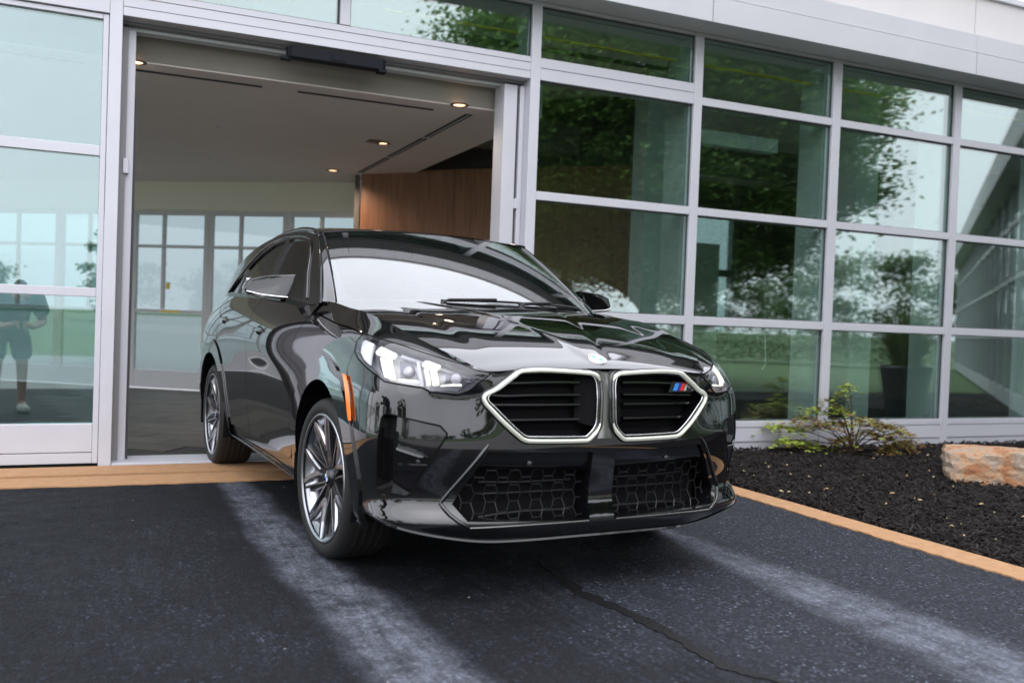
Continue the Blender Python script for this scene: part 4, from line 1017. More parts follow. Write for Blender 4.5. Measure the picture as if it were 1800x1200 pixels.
plate('letter_m', pmat('badge_grey', (.42,.42,.36), rough=.35), [(a,z0),(a+.009,z0),(a+.018,z1-.012),(a+.030,z0+.008),(a+.043,z1-.010),(a+.041,z0),(a+.052,z0),(a+.062,z1),(a+.048,z1),(a+.035,z0+.020),(a+.026,z1),(a+.012,z1)], ex, .004, BDG)
# ---- lower intake
IN = patch('lower_intake', DARK, [INTO], FS, d=.03, off=-.11, lip=0)
V, F, NL = patch_mesh([INTO], FS, d=.03, off=0, lip=.11, lipdir=lambda p, n: np.array([1., 0, 0])); m = MB(); m.add(V, [t[::-1] for t in F if len(t) == 4]); m.build('intake_shroud', GLOSS, IN)
us = np.linspace(.057, .54, 26); V = []
for u in us:
    vt = .560+.010*(u-.06)/.45 if u < .505 else .570-(u-.505)*1.5; vb = .482+.018*(u-.06)/.45
    V += [uvp([u], [vt-.0005], -.016)[0], uvp([u], [vt*.5+vb*.5], -.020)[0], uvp([u], [vb], -.026)[0], uvp([u], [vb-.004], -.045)[0]]
fixn(MB().add(V, [(i*4+j, (i+1)*4+j, (i+1)*4+j+1, i*4+j+1) for i in range(25) for j in range(3)], True).build('sensor_panel', GLOSS, IN))
# hexagon mesh
def inpoly(y, z): return bool(inside(np.array([[y, z]]), shrink([(.075,.485),(.50,.500),(.545,.500),(.622,.378),(.575,.322),(.072,.302)], -.001))[0])
m = MB(); hx, rh = .100, .0285
def seg(a, b, r=.0026, off=-.035):
    n = 12; ok = [a+(b-a)*i/n for i in range(n+1)]; ok = [p for p in ok if inpoly(*p)]
    if len(ok) < 2: return
    P = [uvp([p[0]], [p[1]], off)[0] for p in (ok[0], ok[-1])]; m.tube(P, r, 4, smooth=False)
for r in range(8):
    z = .290+r*rh
    for c in range(-1, 9):
        y = .03+c*hx+(hx/2 if r % 2 else 0); hw = hx*.19
        seg(np.array([y-hw, z]), np.array([y+hw, z]), .0034); seg(np.array([y+hw, z]), np.array([y+hx/2-hw, z+rh])); seg(np.array([y-hw, z]), np.array([y-hx/2+hw, z+rh]))
m.build('intake_grille', pmat('mesh_plastic', (.006,.006,.007), rough=.32, spec=.4), IN)
m = MB()
for z in (.345,.395,.43): m.tube([uvp([u], [z], -.08)[0] for u in np.linspace(.10,.52,5)], .006, 4)
m.build('radiator_bar', PLAST, IN)
def dot(u, v, r, off, name, parent, mat=PLAST):
    p = uvp([u], [v], off)[0]; n = fnorm(FS, np.array([u]), np.array([v]))[0]; rot = Vector(n).to_track_quat('Z', 'Y').to_matrix(); g = MB().lathe([(0,.004),(r*.7,.004),(r,.001),(r,-.004)], 18); 
    g.v = [tuple(Vector(p)+rot@Vector(q)) for q in g.v]; return g.build(name, mat, parent)
SENS = pmat('parking_sensor_face', (.03,.03,.033), rough=.3, coat=.4)
dot(.33,.520,.011,-.014,'parking_sensor',IN,SENS)
mirror_tree(IN)
# blade framing the intake, chin and lower lip
bl = chaikin([(.512,.602),(.566,.526),(.682,.384),(.688,.370),(.634,.319),(.578,.290)], 1, False)
P = uvp([p[0] for p in bl], [p[1] for p in bl], .002)
both(MB().tube(P, [.004]+[.0085]*(len(P)-2)+[.004], 6).build('intake_blade', PAINT, CAR))
us = np.linspace(0, 1.03, 40); P = np.array([uvp([u], [max(.19, lowz(u)-.004)], .003)[0] for u in us]); 
m = MB(); V = []
for p, u in zip(P, us):
    n = fnorm(FS, np.array([u]), np.array([.30]))[0]*np.array([1,1,0]); n /= np.linalg.norm(n); k_ = float(1-smooth01(np.array([(u-.72)/.3]))[0]); k2 = float(1-smooth01(np.array([(u-.80)/.23]))[0]); V += [p+n*.004*k_+np.array([0,0,.004]), p+n*.006*k_+np.array([0,0,-.004]), p-n*.02+np.array([0,0,-.004-.010*k2]), p-n*(.03+.07*k2)+np.array([0,0,-.004-.012*k2]), p-n*.02+np.array([0,0,.010])]
m.add(V, [(i*5+j, i*5+(j+1)%5, (i+1)*5+(j+1)%5, (i+1)*5+j) for i in range(len(us)-1) for j in range(5)], False); both(fixn(m.build('front_lip', GLOSS, CAR)))
m = MB(); V = []
for i in range(25):      # thin lower cover of the chin, closing the intake's bottom edge to the lip
    u = .6*i/24; V += [uvp([u], [.292], .001)[0], uvp([u], [.262], .003)[0], uvp([u], [.234], .004)[0]]
# intake bottom trim line
both(MB().tube([uvp([u], [.288], .004)[0] for u in np.linspace(.065,.575,14)] , .004, 6).build('intake_trim', GRILLET, CAR))
m = MB()
for s in (-1, 1): m.tube([(.868, s*.018, .272), (.872, s*.022, .292), (.866, s*.045, .30)] if False else [(.866, s*.022, .255), (.869, s*.030, .30)], .005, 6)
m.build('centre_strake', GLOSS, CAR)
# ---- corner vents
def vent_off(a, b):   # panel sinks towards the wheel
    return -.012-.045*smooth01((a-.68)/.25)
VN = patch('corner_vent', GLOSS, [VENTO], FS, d=.02, offf=vent_off, lip=0)
V, F, NL = patch_mesh([VENTO], FS, d=.02, off=0, lip=.06); m = MB(); m.add(V, [t[::-1] for t in F if len(t) == 4]); m.build('vent_wall', GLOSS, VN)
MB().tube(uvp(*zip(*[(p[0], p[1]) for p in refine(VENTO, .02)]), -.0005), .0032, 5, closed=True).build('vent_seal', DARK, VN)
patch('vent_slot', DARK, [[(.905,.645),(.868,.637),(.885,.47),(.915,.455)]], FS, d=.03, off=-.052, lip=.0, parent=VN)
us = np.linspace(.885, .742, 10); vs = np.linspace(.572, .545, 10); P = uvp(us, vs, 0); O = np.array([vent_off(np.array([a]), 0)[0] for a in us]); Nn = fnorm(FS, us, vs); V = []
for i in range(10):
    k = 1 if i < 8 else (.6 if i == 8 else .15); V += [P[i]+Nn[i]*(O[i]-.01)+np.array([0,0,.012*k]), P[i]+Nn[i]*(O[i]+.034*k)+np.array([0,0,.010*k]), P[i]+Nn[i]*(O[i]+.036*k)+np.array([0,0,.001*k]), P[i]+Nn[i]*(O[i]-.01)+np.array([0,0,-.012*k])]
fixn(MB().add(V, [(i*4+j, i*4+(j+1)%4, (i+1)*4+(j+1)%4, (i+1)*4+j) for i in range(9) for j in range(4)]).build('vent_fin', PAINT, VN))
patch('vent_step', PAINT, [[(.90,.50),(.745,.515),(.762,.49),(.90,.475)]], FS, d=.02, offf=lambda a, b: vent_off(a, b)+.010, lip=.012, parent=VN)
dot(.779,.527,.0095,-.018,'parking_sensor',VN,SENS)
mirror_tree(VN)
# ---- headlamps
HLc = HLO
HS = patch('headlamp', HOUSE, [HLc], FS, d=.025, off=-.055, lip=0)
V, F, NL = patch_mesh([HLc], FS, d=.02, off=-.001, lip=.055); m = MB(); m.add(V, [t[::-1] for t in F if len(t) == 4]); m.build('lamp_wall', HOUSED, HS)
patch('lamp_lens', LENS, [shrink(HLc, .002)], FS, d=.02, off=.0015, lip=.0, parent=HS)
MB().tube(uvp(*zip(*[(p[0], p[1]) for p in refine(HLc, .02)]), -.001), .0042, 5, closed=True).build('lamp_seal', DARK, HS)
def lampbit(n, mat, loop, off, th=.012): return patch(n, mat, [loop], FS, d=.03, off=off, lip=th, parent=HS)
HT1 = [(1.010,.978),(.986,1.017),(.910,1.010),(.920,.983),(.949,.974),(1.0,.968)]; HB1 = [(.950,.970),(.927,.974),(.903,.866),(.929,.862)]
HT2 = [(.813,.990),(.807,1.030),(.793,1.036),(.752,1.032),(.762,.992),(.782,.981)]; HB2 = [(.782,.977),(.761,.982),(.728,.858),(.750,.855)]
lampbit('daylight_arrow', DRLS, HT1, -.020); lampbit('daylight_bar', DRL, HB1, -.016)
lampbit('daylight_arrow', DRLS, HT2, -.020); lampbit('daylight_bar', DRL, HB2, -.016)
lampbit('daylight_bar', DRLS, [(.984,.962),(.962,.964),(.942,.868),(.958,.868)], -.024)
lampbit('daylight_bar', DRLS, [(.803,.975),(.790,.976),(.762,.856),(.776,.855)], -.024)
lampbit('light_strip', DRL, [(.888,.874),(.812,.884),(.811,.873),(.888,.865)], -.020); lampbit('light_strip', DRL, [(.719,.853),(.632,.868),(.630,.855),(.716,.842)], -.020)
lampbit('lamp_plate', HOUSEL, [(.895,1.03),(.70,1.045),(.60,1.055),(.60,1.04),(.72,1.03),(.90,1.012)], -.034, .01); lampbit('reflector_divider', HOUSE, [(.842,1.03),(.830,1.03),(.786,.845),(.800,.845)], -.030, .02)
lampbit('lamp_plate', HOUSEL, [(.895,1.03),(.70,1.045),(.60,1.055),(.60,1.04),(.72,1.03),(.90,1.012)], -.034, .01); lampbit('reflector_divider', HOUSED, [(1.03,.985),(1.016,.99),(.958,.862),(.972,.872)], -.030, .02)
lampbit('lamp_plate', HOUSEL, [(1.128,1.005),(1.10,1.012),(1.03,1.015),(1.035,.975),(1.05,.905),(1.10,.918),(1.135,.945)], -.022, .01)  # pale plate added to brighten the outer tip of the lamp
lampbit('lamp_plate', HOUSED, [(.905,1.0),(.855,1.01),(.822,.90),(.895,.885)], -.048, .004); lampbit('lamp_plate', HOUSED, [(.735,1.0),(.63,1.02),(.59,.93),(.625,.875),(.715,.87)], -.048, .004)
for u, v in ((.862,.945),(.675,.935)):
    dot(u, v, .026, -.040, 'projector_ring', HS, HOUSED); dot(u, v, .020, -.034, 'projector', HS, HOUSE)
mirror_tree(HS)
# amber side markers on the arch trim
mk = XZ((.295,.828),(.320,.812),(.418,.690),(.440,.655)); mk2 = XZ((.338,.824),(.360,.808),(.452,.690),(.462,.655))
both(patch('side_marker', AMBER, [list(mk)+list(mk2)[::-1]], FS, d=.02, off=.0125, lip=.004))
# ---- bonnet roundel
def hood_local(x, y): 
    p = hoodsurf(x, y)[0]; n = fnorm(FH, np.array([float(x)]), np.array([float(y)]))[0]; return Vector(p), Vector(n)
p, n = hood_local(.800, 0.); rot = n.to_track_quat('Z', 'X').to_matrix()
def disc(name, mat, prof, parent, seg=32, a0=0, a1=360):
    V = []; F = []; k = max(3, int(seg*(a1-a0)/360)); np_ = len(prof)
    for i in range(k+1):
        a = math.radians(a0+(a1-a0)*i/k)
        for r, h in prof: V.append(tuple(p+rot@Vector((r*math.cos(a), r*math.sin(a), h))))
    for i in range(k):
        for j in range(np_-1): F.append((i*np_+j, (i+1)*np_+j, (i+1)*np_+j+1, i*np_+j+1))
    return fixn(MB().add(V, F, True).build(name, mat, parent))
RD = disc('roundel', CHROME, [(.041,-.002),(.0405,.003),(.038,.0042),(.0365,.003),(.0,.003)], HOOD)
disc('roundel_ring', pmat('roundel_grey', (.22,.22,.23), rough=.25, coat=.6), [(.0362,.0032),(.0352,.0042),(.026,.0042),(.025,.0036)], RD)
for i in range(4): disc('roundel_quarter', BADGEW if i % 2 else BADGEB, [(.0245,.0040),(.0,.0044)], RD, 32, 90*i, 90*i+90)
disc('roundel_rim', CHROME, [(.0262,.0040),(.0255,.0050),(.0245,.0040)], RD)
# ---- mirrors
def mirror_part():
    # front face corners (slightly leaning back), then the rear rim
    fr = [(-.700,-.894,1.140),(-.716,-1.02,1.147),(-.742,-1.092,1.160),(-.756,-1.104,1.190),(-.738,-1.078,1.236),(-.718,-1.00,1.258),(-.706,-.852,1.272)]
    bk = [(-.850,-.885,1.148),(-.850,-1.02,1.150),(-.850,-1.085,1.162),(-.850,-1.10,1.192),(-.850,-1.075,1.240),(-.850,-1.0,1.258),(-.850,-.858,1.266)]
    n = 7; m = MB().add(fr+bk, [tuple(range(n)), tuple(range(2*n-1, n-1, -1))]+[(i, n+i, n+(i+1)%n, (i+1)%n) for i in range(n)])
    o = fixn(m.build('door_mirror', PAINT, CAR)); bm = bmesh.new(); bm.from_mesh(o.data)
    bmesh.ops.bevel(bm, geom=list(bm.edges), offset=.011, segments=3, affect='EDGES', profile=.5)
    for f_ in bm.faces: f_.smooth = True
    bm.to_mesh(o.data); bm.free(); o.data.set_sharp_from_angle(angle=math.radians(26)) if hasattr(o.data, 'set_sharp_from_angle') else None
    m = MB().tube([(-.690,-.90,1.1515),(-.694,-.96,1.154),(-.708,-1.03,1.160),(-.738,-1.095,1.175)], .0042, 6); m.build('mirror_indicator', CHROME, o)
    m = MB().add([(-.715,-.905,1.152),(-.715,-.905,1.128),(-.70,-.80,1.100),(-.70,-.80,1.128),(-.82,-.905,1.152),(-.82,-.905,1.128),(-.82,-.80,1.100),(-.82,-.80,1.128)], [(0,1,2,3),(4,7,6,5),(0,3,7,4),(1,5,6,2)]); fixn(m.build('mirror_arm', GLOSS, o))
    MB().box(-.855,-.8505,-1.075,-.89,1.165,1.245).build('mirror_glass', CHROME, o); return o
mo = mirror_part(); mirror_tree(mo)
# ---- door handles
def handle(x0, z, dx, lab):
    lp_ = chaikin(XZ((x0,z+.024),(x0-dx,z+.030),(x0-dx,z-.012),(x0-.03,z-.026)), 1)
    o = patch('door_handle', DARK, [lp_], FS, d=.03, off=.0012, lip=.002); 
    patch('handle_bar', PAINT, [XZ((x0+.005,z+.016),(x0-dx-.05,z+.022),(x0-dx-.05,z+.002),(x0+.005,z-.004))], FS, d=.03, off=.012, lip=.010, parent=o); mirror_tree(o)
handle(-1.22,.965,.17,'f'); handle(-2.31,1.008,.17,'r')
# crease line low on the doors: a slim swage moulding
# ---- wheels
def wheel(x, steer, front):
    s = -1; pos = Vector((x, -.785, HZ)); o = MB()
    # rim barrel (y outward = -y): lathe round y
    o.lathe([(.262,.118),(.268,.12),(.262,.05),(.243,.0),(.240,-.08),(.262,-.098),(.277,-.106),(.2835,-.112),(.2835,-.118),(.276,-.119),(.268,-.112)], 64, axis='y')
    w = o.build('wheel', ALLOY, CAR); w.location = pos; w.rotation_euler = (0, 0, steer)
    t = MB().lathe([(.270,-.100),(.282,-.113),(.300,-.121),(.325,-.122),(.339,-.112),(.348,-.098),(.352,-.075),(.352,.075),(.348,.098),(.339,.112),(.32,.122),(.285,.113),(.262,.09)], 72, axis='y')
    for g in (-.052,-.018,.018,.052):   # tread ribs
        t.lathe([(.3525,g-.010),(.3535,g-.009),(.3535,g+.009),(.3525,g+.010)], 72, axis='y')
    t.build('tyre', RUBBER, w)
    MB().lathe([(.0,-.01),(.20,-.01),(.205,-.004),(.205,.018),(.11,.02)], 40, axis='y').build('brake_disc', DISC, w)
    # caliper
    m = MB(); V = []
    for k in range(9):
        a = math.radians(-40+k*80/8+(25 if front else 150))
        for r, y in ((.13,-.045),(.232,-.045),(.236,.05),(.13,.05)): V.append((r*math.cos(a), y, r*math.sin(a)))
    m.add(V, [(i*4+j, i*4+(j+1)%4, (i+1)*4+(j+1)%4, (i+1)*4+j) for i in range(8) for j in range(4)]+[(0,1,2,3),(32,33,34,35)], False); fixn(m.build('brake_caliper', CALBLUE, w, .004))
    MB().lathe([(.0,.0),(.245,.0),(.245,.10)], 40, axis='y').build('wheel_well_plate', DARK, w)
    def bar(pts, w0, w1, y0, y1, dep):
        """spoke bar along polar points (r, angle deg); tapered trapezoid section"""
        V = []; n = len(pts)
        for i, (r, a) in enumerate(pts):
            a = math.radians(a); c = Vector((r*math.cos(a), 0, r*math.sin(a))); j = min(i+1, n-1); k = max(i-1, 0)
            A = math.radians(pts[j][1]); Bq = math.radians(pts[k][1]); d = Vector((pts[j][0]*math.cos(A)-pts[k][0]*math.cos(Bq), 0, pts[j][0]*math.sin(A)-pts[k][0]*math.sin(Bq))).normalized()
            sd = Vector((-d.z, 0, d.x)); t_ = i/(n-1); wd = (w0+(w1-w0)*t_); y = y0+(y1-y0)*t_**1.3
            V += [c+sd*wd*.5*.72+Vector((0,y,0)), c-sd*wd*.5*.72+Vector((0,y,0)), c-sd*wd*.5+Vector((0,y+.010,0)), c-sd*wd*.55+Vector((0,y+dep,0)), c+sd*wd*.55+Vector((0,y+dep,0)), c+sd*wd*.5+Vector((0,y+.010,0))]
        F = [(i*6+j, i*6+(j+1)%6, (i+1)*6+(j+1)%6, (i+1)*6+j) for i in range(n-1) for j in range(6)]+[tuple(range(6)), tuple(range(6*n-1, 6*n-7, -1))]
        return V, F
    sm = None
    for k in range(5):
        a0 = 105+72*k
        if sm is None:
            def mk(nm, bars, mat):
                g = MB()
                for e in (-1, 1):
                    for pts, w0_, w1_, ya, yb, dep in bars:
                        V, F = bar([(r, e*a) for r, a in pts], w0_, w1_, ya, yb, dep); g.add(V, F)
                q = g.mesh(nm); q.materials.append(mat); bm = bmesh.new(); bm.from_mesh(q); bmesh.ops.recalc_face_normals(bm, faces=bm.faces); bm.to_mesh(q); bm.free(); return q
            sm = mk('spoke', [([(.118, 1.0), (.150, 5.5), (.205, 10.5), (.274, 16.0)], .031, .028, -.086, -.110, .022), ([(.055, 31), (.090, 27), (.130, 23.5), (.200, 22), (.274, 21.5)], .009, .008, -.077, -.107, .012)], ALLOY)
            dm = mk('spoke_web', [([(.050, 30), (.085, 27), (.130, 23.5), (.200, 22.5), (.274, 22)], .014, .012, -.076, -.104, .020), ([(.045, 12), (.09, 7), (.13, 5)], .028, .022, -.074, -.080, .03), ([(.05, 33), (.12, 27), (.20, 25), (.274, 25)], .022, .030, -.060, -.092, .030)], ALLOYD)
        for nm, mm_ in (('spoke', sm), ('spoke_web', dm)):
            q = bpy.data.objects.new(nm, mm_); q.rotation_euler = (0, -math.radians(a0), 0); link(q, w)
    MB().lathe([(.0,-.090),(.030,-.090),(.034,-.086),(.036,-.072),(.075,-.066),(.080,-.03)], 28, axis='y').build('hub', ALLOYD, w)
    hc = MB().lathe([(.0,-.0935),(.024,-.0930),(.029,-.0905)], 24, axis='y').build('hub_cap', GLOSS, w)
    for i in range(4):
        g = MB(); V = [(0,-.0942,0)]+[(.0185*math.cos(math.radians(90*i+15*j)),-.0940,.0185*math.sin(math.radians(90*i+15*j))) for j in range(7)]; g.add(V, [(0,j+1,j+2) for j in range(6)]); fixn(g.build('cap_quarter', BADGEW if i % 2 else BADGEB, w))
    m = MB()
    for k in range(5):
        a = math.radians(69+72*k); m.lathe([(.0,-.075),(.008,-.075),(.010,-.066)], 8, axis='y', c=(.052*math.cos(a),0,.052*math.sin(a)))
    m.build('wheel_bolts', ALLOYD, w)
    return w
for x, st, fr_ in ((0, math.radians(3.0), True), (WB, 0, False)):
    w = wheel(x, st, fr_); c = mirror_tree(w); c.rotation_euler = (0, 0, st)
# wheel wells
for x in (0, WB):
    m = MB(); n = 30; V = []
    for i in range(n+1):
        a = math.radians(-14+208*i/n)
        for y in (-.905, -.60): V.append((x+.448*math.cos(a), y, HZ+.448*math.sin(a)))
    m.add(V, [(2*i, 2*i+1, 2*i+3, 2*i+2) for i in range(n)], True); m.add([(x+.45*math.cos(math.radians(-14+208*i/n)), -.60, HZ+.45*math.sin(math.radians(-14+208*i/n))) for i in range(n+1)], [tuple(range(n+1))])
    both(m.build('wheel_liner', DARK, CAR))
# chassis, floor, engine bay
m = MB(); m.box(-3.5,.70,-.595,.595,.225,.42).box(-2.2,-.48,-.80,.80,.24,.40).box(-.25,.55,-.58,.58,.42,.80).box(.3,.70,-.50,.50,.30,.60).box(-3.45,-2.4,-.56,.56,.42,.85); m.build('chassis', DARK, CAR)
# ---- cabin
V = []; n = 20
for i in range(n+1):
    y = -.70+1.40*i/n; V += [(-.36-.11*(y/.7)**2, y, 1.09), (-.62, y, 1.105), (-.80, y, 1.07), (-.84, y, .80)]
fixn(MB().add(V, [(i*4+j, i*4+j+1, (i+1)*4+j+1, (i+1)*4+j) for i in range(n) for j in range(3)], True).build('dashboard', PLAST, CAR))
sw = MB(); c = Vector((-.95,.36,1.0)); ax = Vector((-.35,0,.94)); e1_ = Vector((0,1,0)); e2_ = Vector((.94,0,.35)).normalized(); nx = e1_
up_ = Vector((.42,0,.9)).normalized(); sw.tube([c+(nx*math.cos(t)+up_*math.sin(t))*.18 for t in np.linspace(0,6.283,29)[:-1]], .015, 8, closed=True); sw.tube([c-nx*.17, c, c+nx*.17], .018, 6); sw.build('steering_wheel', PLAST, CAR)
for yy0 in (-.36, .36):
    for xx0, zz0 in ((-1.35,.52),(-2.25,.55)):
        V = []
        m = MB().box(xx0-.25, xx0+.27, yy0-.25, yy0+.25, zz0, zz0+.16); st_ = m.build('seat', SEAT, CAR, .05)
        m = MB().add([(xx0-.20,yy0-.24,zz0+.14),(xx0-.32,yy0-.24,zz0+.14),(xx0-.46,yy0-.19,zz0+.72),(xx0-.36,yy0-.19,zz0+.74),(xx0-.20,yy0+.24,zz0+.14),(xx0-.32,yy0+.24,zz0+.14),(xx0-.46,yy0+.19,zz0+.72),(xx0-.36,yy0+.19,zz0+.74)], [(0,1,2,3),(7,6,5,4),(0,3,7,4),(1,5,6,2),(3,2,6,7),(0,4,5,1)]); fixn(m.build('seat_back', SEAT, st_, .04))
        m = MB().box(xx0-.48, xx0-.39, yy0-.13, yy0+.13, zz0+.76, zz0+.92); m.build('headrest', SEAT, st_, .03)
MB().box(-1.06,-1.04,-.10,.10,1.42,1.48).build('rear_view_mirror', PLAST, CAR, .01)
# ================================================================= BOULDER, SHRUB
def boulder(name, loc, dims, rz, seed, label, cat='boulder'):
    bm = bmesh.new(); bmesh.ops.create_icosphere(bm, subdivisions=4, radius=1.0); rr = random.Random(seed)
    planes = [(Vector((rr.gauss(0,1), rr.gauss(0,1), rr.gauss(0,.7))).normalized(), rr.uniform(.62,.86)) for _ in range(13)] + [(Vector((0,.05,1)).normalized(), .62), (Vector((-1,-.25,.05)).normalized(), .80), (Vector((-.15,-1,.12)).normalized(), .62), (Vector((0,1,.1)).normalized(), .7), (Vector((1,0,0)), .85)]
    for v in bm.verts:
        p = v.co.copy(); d = p.normalized(); r = 1.0
        for n, h in planes:
            k = d.dot(n)
            if k > .05: r = min(r, h/k)
        r += .018*math.sin(9*d.x+5*d.y*3)+.015*math.sin(17*d.z+11*d.x)+rr.uniform(-.008,.008); v.co = Vector((d.x*r*dims[0], d.y*r*dims[1], d.z*r*dims[2]))
    me = bpy.data.meshes.new(name); bm.to_mesh(me); bm.free(); me.materials.append(ROCK)
    o = bpy.data.objects.new(name, me); o.location = loc; o.rotation_euler = (0,0,rz); link(o); return tag(o, label, cat)
boulder('boulder', (3.08,-1.90,.075), (.58,.34,.30), math.radians(-36), 5, 'rust and cream boulder lying on the black mulch at the right edge')
def leafquad(m, p, l, w, a, tilt, roll=0.):
    d = Vector((math.cos(a)*math.cos(tilt), math.sin(a)*math.cos(tilt), math.sin(tilt))); s = Vector((-math.sin(a), math.cos(a), 0)); s = s*math.cos(roll)+d.cross(s)*math.sin(roll)
    p = Vector(p); m.add([p, p+d*l*.45+s*w, p+d*l, p+d*l*.45-s*w], [(0,1,2,3)])
sh = empty('maple_shrub', (3.0,-.42,0), math.radians(-24), 'small feathery maple shrub with green and bronze leaves in the mulch bed', 'shrub')
m = MB(); ly = MB(); lo = MB(); r4 = random.Random(21)
def palm(mm, p, r, tilt):
    """five-lobed maple leaf"""
    a0 = r4.uniform(0, 6.28)
    for k in range(5):
        leafquad(mm, p, r*(1-.16*abs(k-2)), r*.20, a0+(k-2)*.62, tilt+r4.uniform(-.2,.2), r4.uniform(-.3,.3))
def spray(x, z, green, R=.13, n=26):
    y = r4.uniform(-.22,.16)*(1 if z < .4 else .4); tip = Vector((x, y, z)); b = Vector((r4.uniform(-.03,.03), r4.uniform(-.03,.03), 0)); md = Vector((x*.30+r4.gauss(0,.05), y*.5, z*.75+.05+r4.gauss(0,.03)))
    pts = [b*(1-t)**2+md*2*t*(1-t)+tip*t*t for t in np.linspace(0, 1, 7)]; m.tube(pts, [.0075-.0009*i for i in range(7)], 5)
    for k in range(4):
        q = pts[4+k//2]; e = q+Vector((r4.gauss(0,.08), r4.gauss(0,.08), r4.gauss(.005,.02))); m.tube([q, (q+e)/2+Vector((0,0,.008)), e], [.003,.002,.0012], 4)
    for k in range(n):
        c = tip+Vector((r4.gauss(0,R*.55), r4.gauss(0,R*.55), r4.gauss(0,.018))); c.z -= .25*((c.x-x)**2+(c.y-y)**2)/R*.9
        c.z = max(c.z, .03); g_ = green if r4.random() < .85 else not green; palm(ly if g_ else lo, c, r4.uniform(.034,.055), r4.uniform(-.5,.05))
for x, z, g_ in ((-.60,.13,1),(-.66,.24,1),(-.50,.22,1),(-.46,.09,1),(-.34,.07,1),(-.22,.04,1),(-.30,.38,1),(-.20,.47,1),(-.13,.55,1),(-.05,.62,1),(-.10,.40,1),
                 (-.42,.31,0),(-.28,.27,0),(-.12,.29,0),(.02,.33,0),(.15,.31,0),(.26,.29,0),(.38,.25,0),(.50,.20,0),(.10,.22,0),(.30,.17,0),(.45,.10,0),(.56,.13,0),(.34,.05,0),(-.08,.14,0)):
    spray(x, z, bool(g_), *( (.085, 34) if z > .44 else (.13, 66)))
m.build('stems', BARK, sh); lo.build('foliage', LEAFM, sh); ly.build('young_foliage', LEAFY, sh)

# ================================================================= WHAT THE GLASS REFLECTS
def tree(name, loc, trunk_h, trunk_r, crown_c, crown_r, nclump, nleaf, leaf, mat, seed, label, cat='tree', group=None):
    t = empty(name, loc, 0, label, cat, group); rr = random.Random(seed); m = MB(); lv = MB()
    m.tube([(0,0,-.1),(.05,.02,trunk_h*.5),(.0,.05,trunk_h),(crown_c[0]*.5, crown_c[1]*.5, crown_c[2])], [trunk_r*1.3,trunk_r,trunk_r*.85,trunk_r*.3], 8)
    cl_ = []
    for i in range(nclump):
        a = rr.uniform(0,6.28); ph = math.acos(rr.uniform(-.95,1)); k = rr.uniform(.45,1.0)**.6; 
        c = Vector((crown_c[0]+crown_r[0]*k*math.sin(ph)*math.cos(a)*rr.uniform(.85,1.12), crown_c[1]+crown_r[1]*k*math.sin(ph)*math.sin(a)*rr.uniform(.85,1.12), crown_c[2]+crown_r[2]*k*math.cos(ph))); cl_.append(c)
    for c in cl_[::4]:
        b = Vector((0,.02,trunk_h*rr.uniform(.7,1.2))); md = (b+c)/2+Vector((rr.gauss(0,.2),rr.gauss(0,.2),.25)); m.tube([b,md,c], [trunk_r*.4,trunk_r*.25,trunk_r*.08], 5)
    per = nleaf//nclump; cr = (crown_r[0]+crown_r[1])/2*.22
    g = np.random.default_rng(seed); n = per*len(cl_)
    C_ = np.repeat(np.array([tuple(c) for c in cl_]), per, 0); S_ = np.repeat(cr*g.uniform(.6,1.4,len(cl_)), per)[:,None]
    P_ = C_+g.normal(size=(n,3))*np.array([1,1,.55])*S_*.40; l = (leaf*g.uniform(.6,1.3,n))[:,None]
    a = g.uniform(0,6.28,n); tl = g.uniform(-.9,.4,n); ro = g.uniform(-.7,.7,n)
    D_ = np.stack([np.cos(a)*np.cos(tl), np.sin(a)*np.cos(tl), np.sin(tl)],1); s_ = np.stack([-np.sin(a), np.cos(a), 0*a],1); s_ = s_*np.cos(ro)[:,None]+np.cross(D_, s_)*np.sin(ro)[:,None]
    V_ = np.stack([P_, P_+D_*l*.45+s_*l*.42, P_+D_*l, P_+D_*l*.45-s_*l*.42], 1).reshape(-1,3)
    me = bpy.data.meshes.new('crown'); me.vertices.add(4*n); me.vertices.foreach_set('co', V_.ravel()); me.loops.add(4*n); me.loops.foreach_set('vertex_index', np.arange(4*n)); me.polygons.add(n); me.polygons.foreach_set('loop_start', np.arange(0,4*n,4)); me.update(calc_edges=True); me.validate()
    me.materials.append(mat); link(bpy.data.objects.new('crown', me), t)
    m.build('trunk', BARK, t); return t
tree('shade_tree', (6.5,-8.6,0), 1.9, .19, (0,0,4.8), (4.1,4.1,3.3), 640, 420000, .095, TREEL, 2, 'broad leafy shade tree on the lawn, seen mirrored in the green glass')
tree('young_tree', (-2.6,-36,0), 1.7, .08, (0,0,3.0), (1.5,1.5,1.5), 30, 2600, .22, TREEL, 4, 'young tree on the far lawn, seen mirrored in the sliding door')
tree('corner_tree', (-15,-12,0), 1.2, .12, (0,0,2.6), (2.2,2.2,1.8), 50, 5000, .22, TREEL, 9, 'bushy tree beside the lot left of the camera')
g = np.random.default_rng(31); VV_ = []     # tree belt across the road: one far-off wood
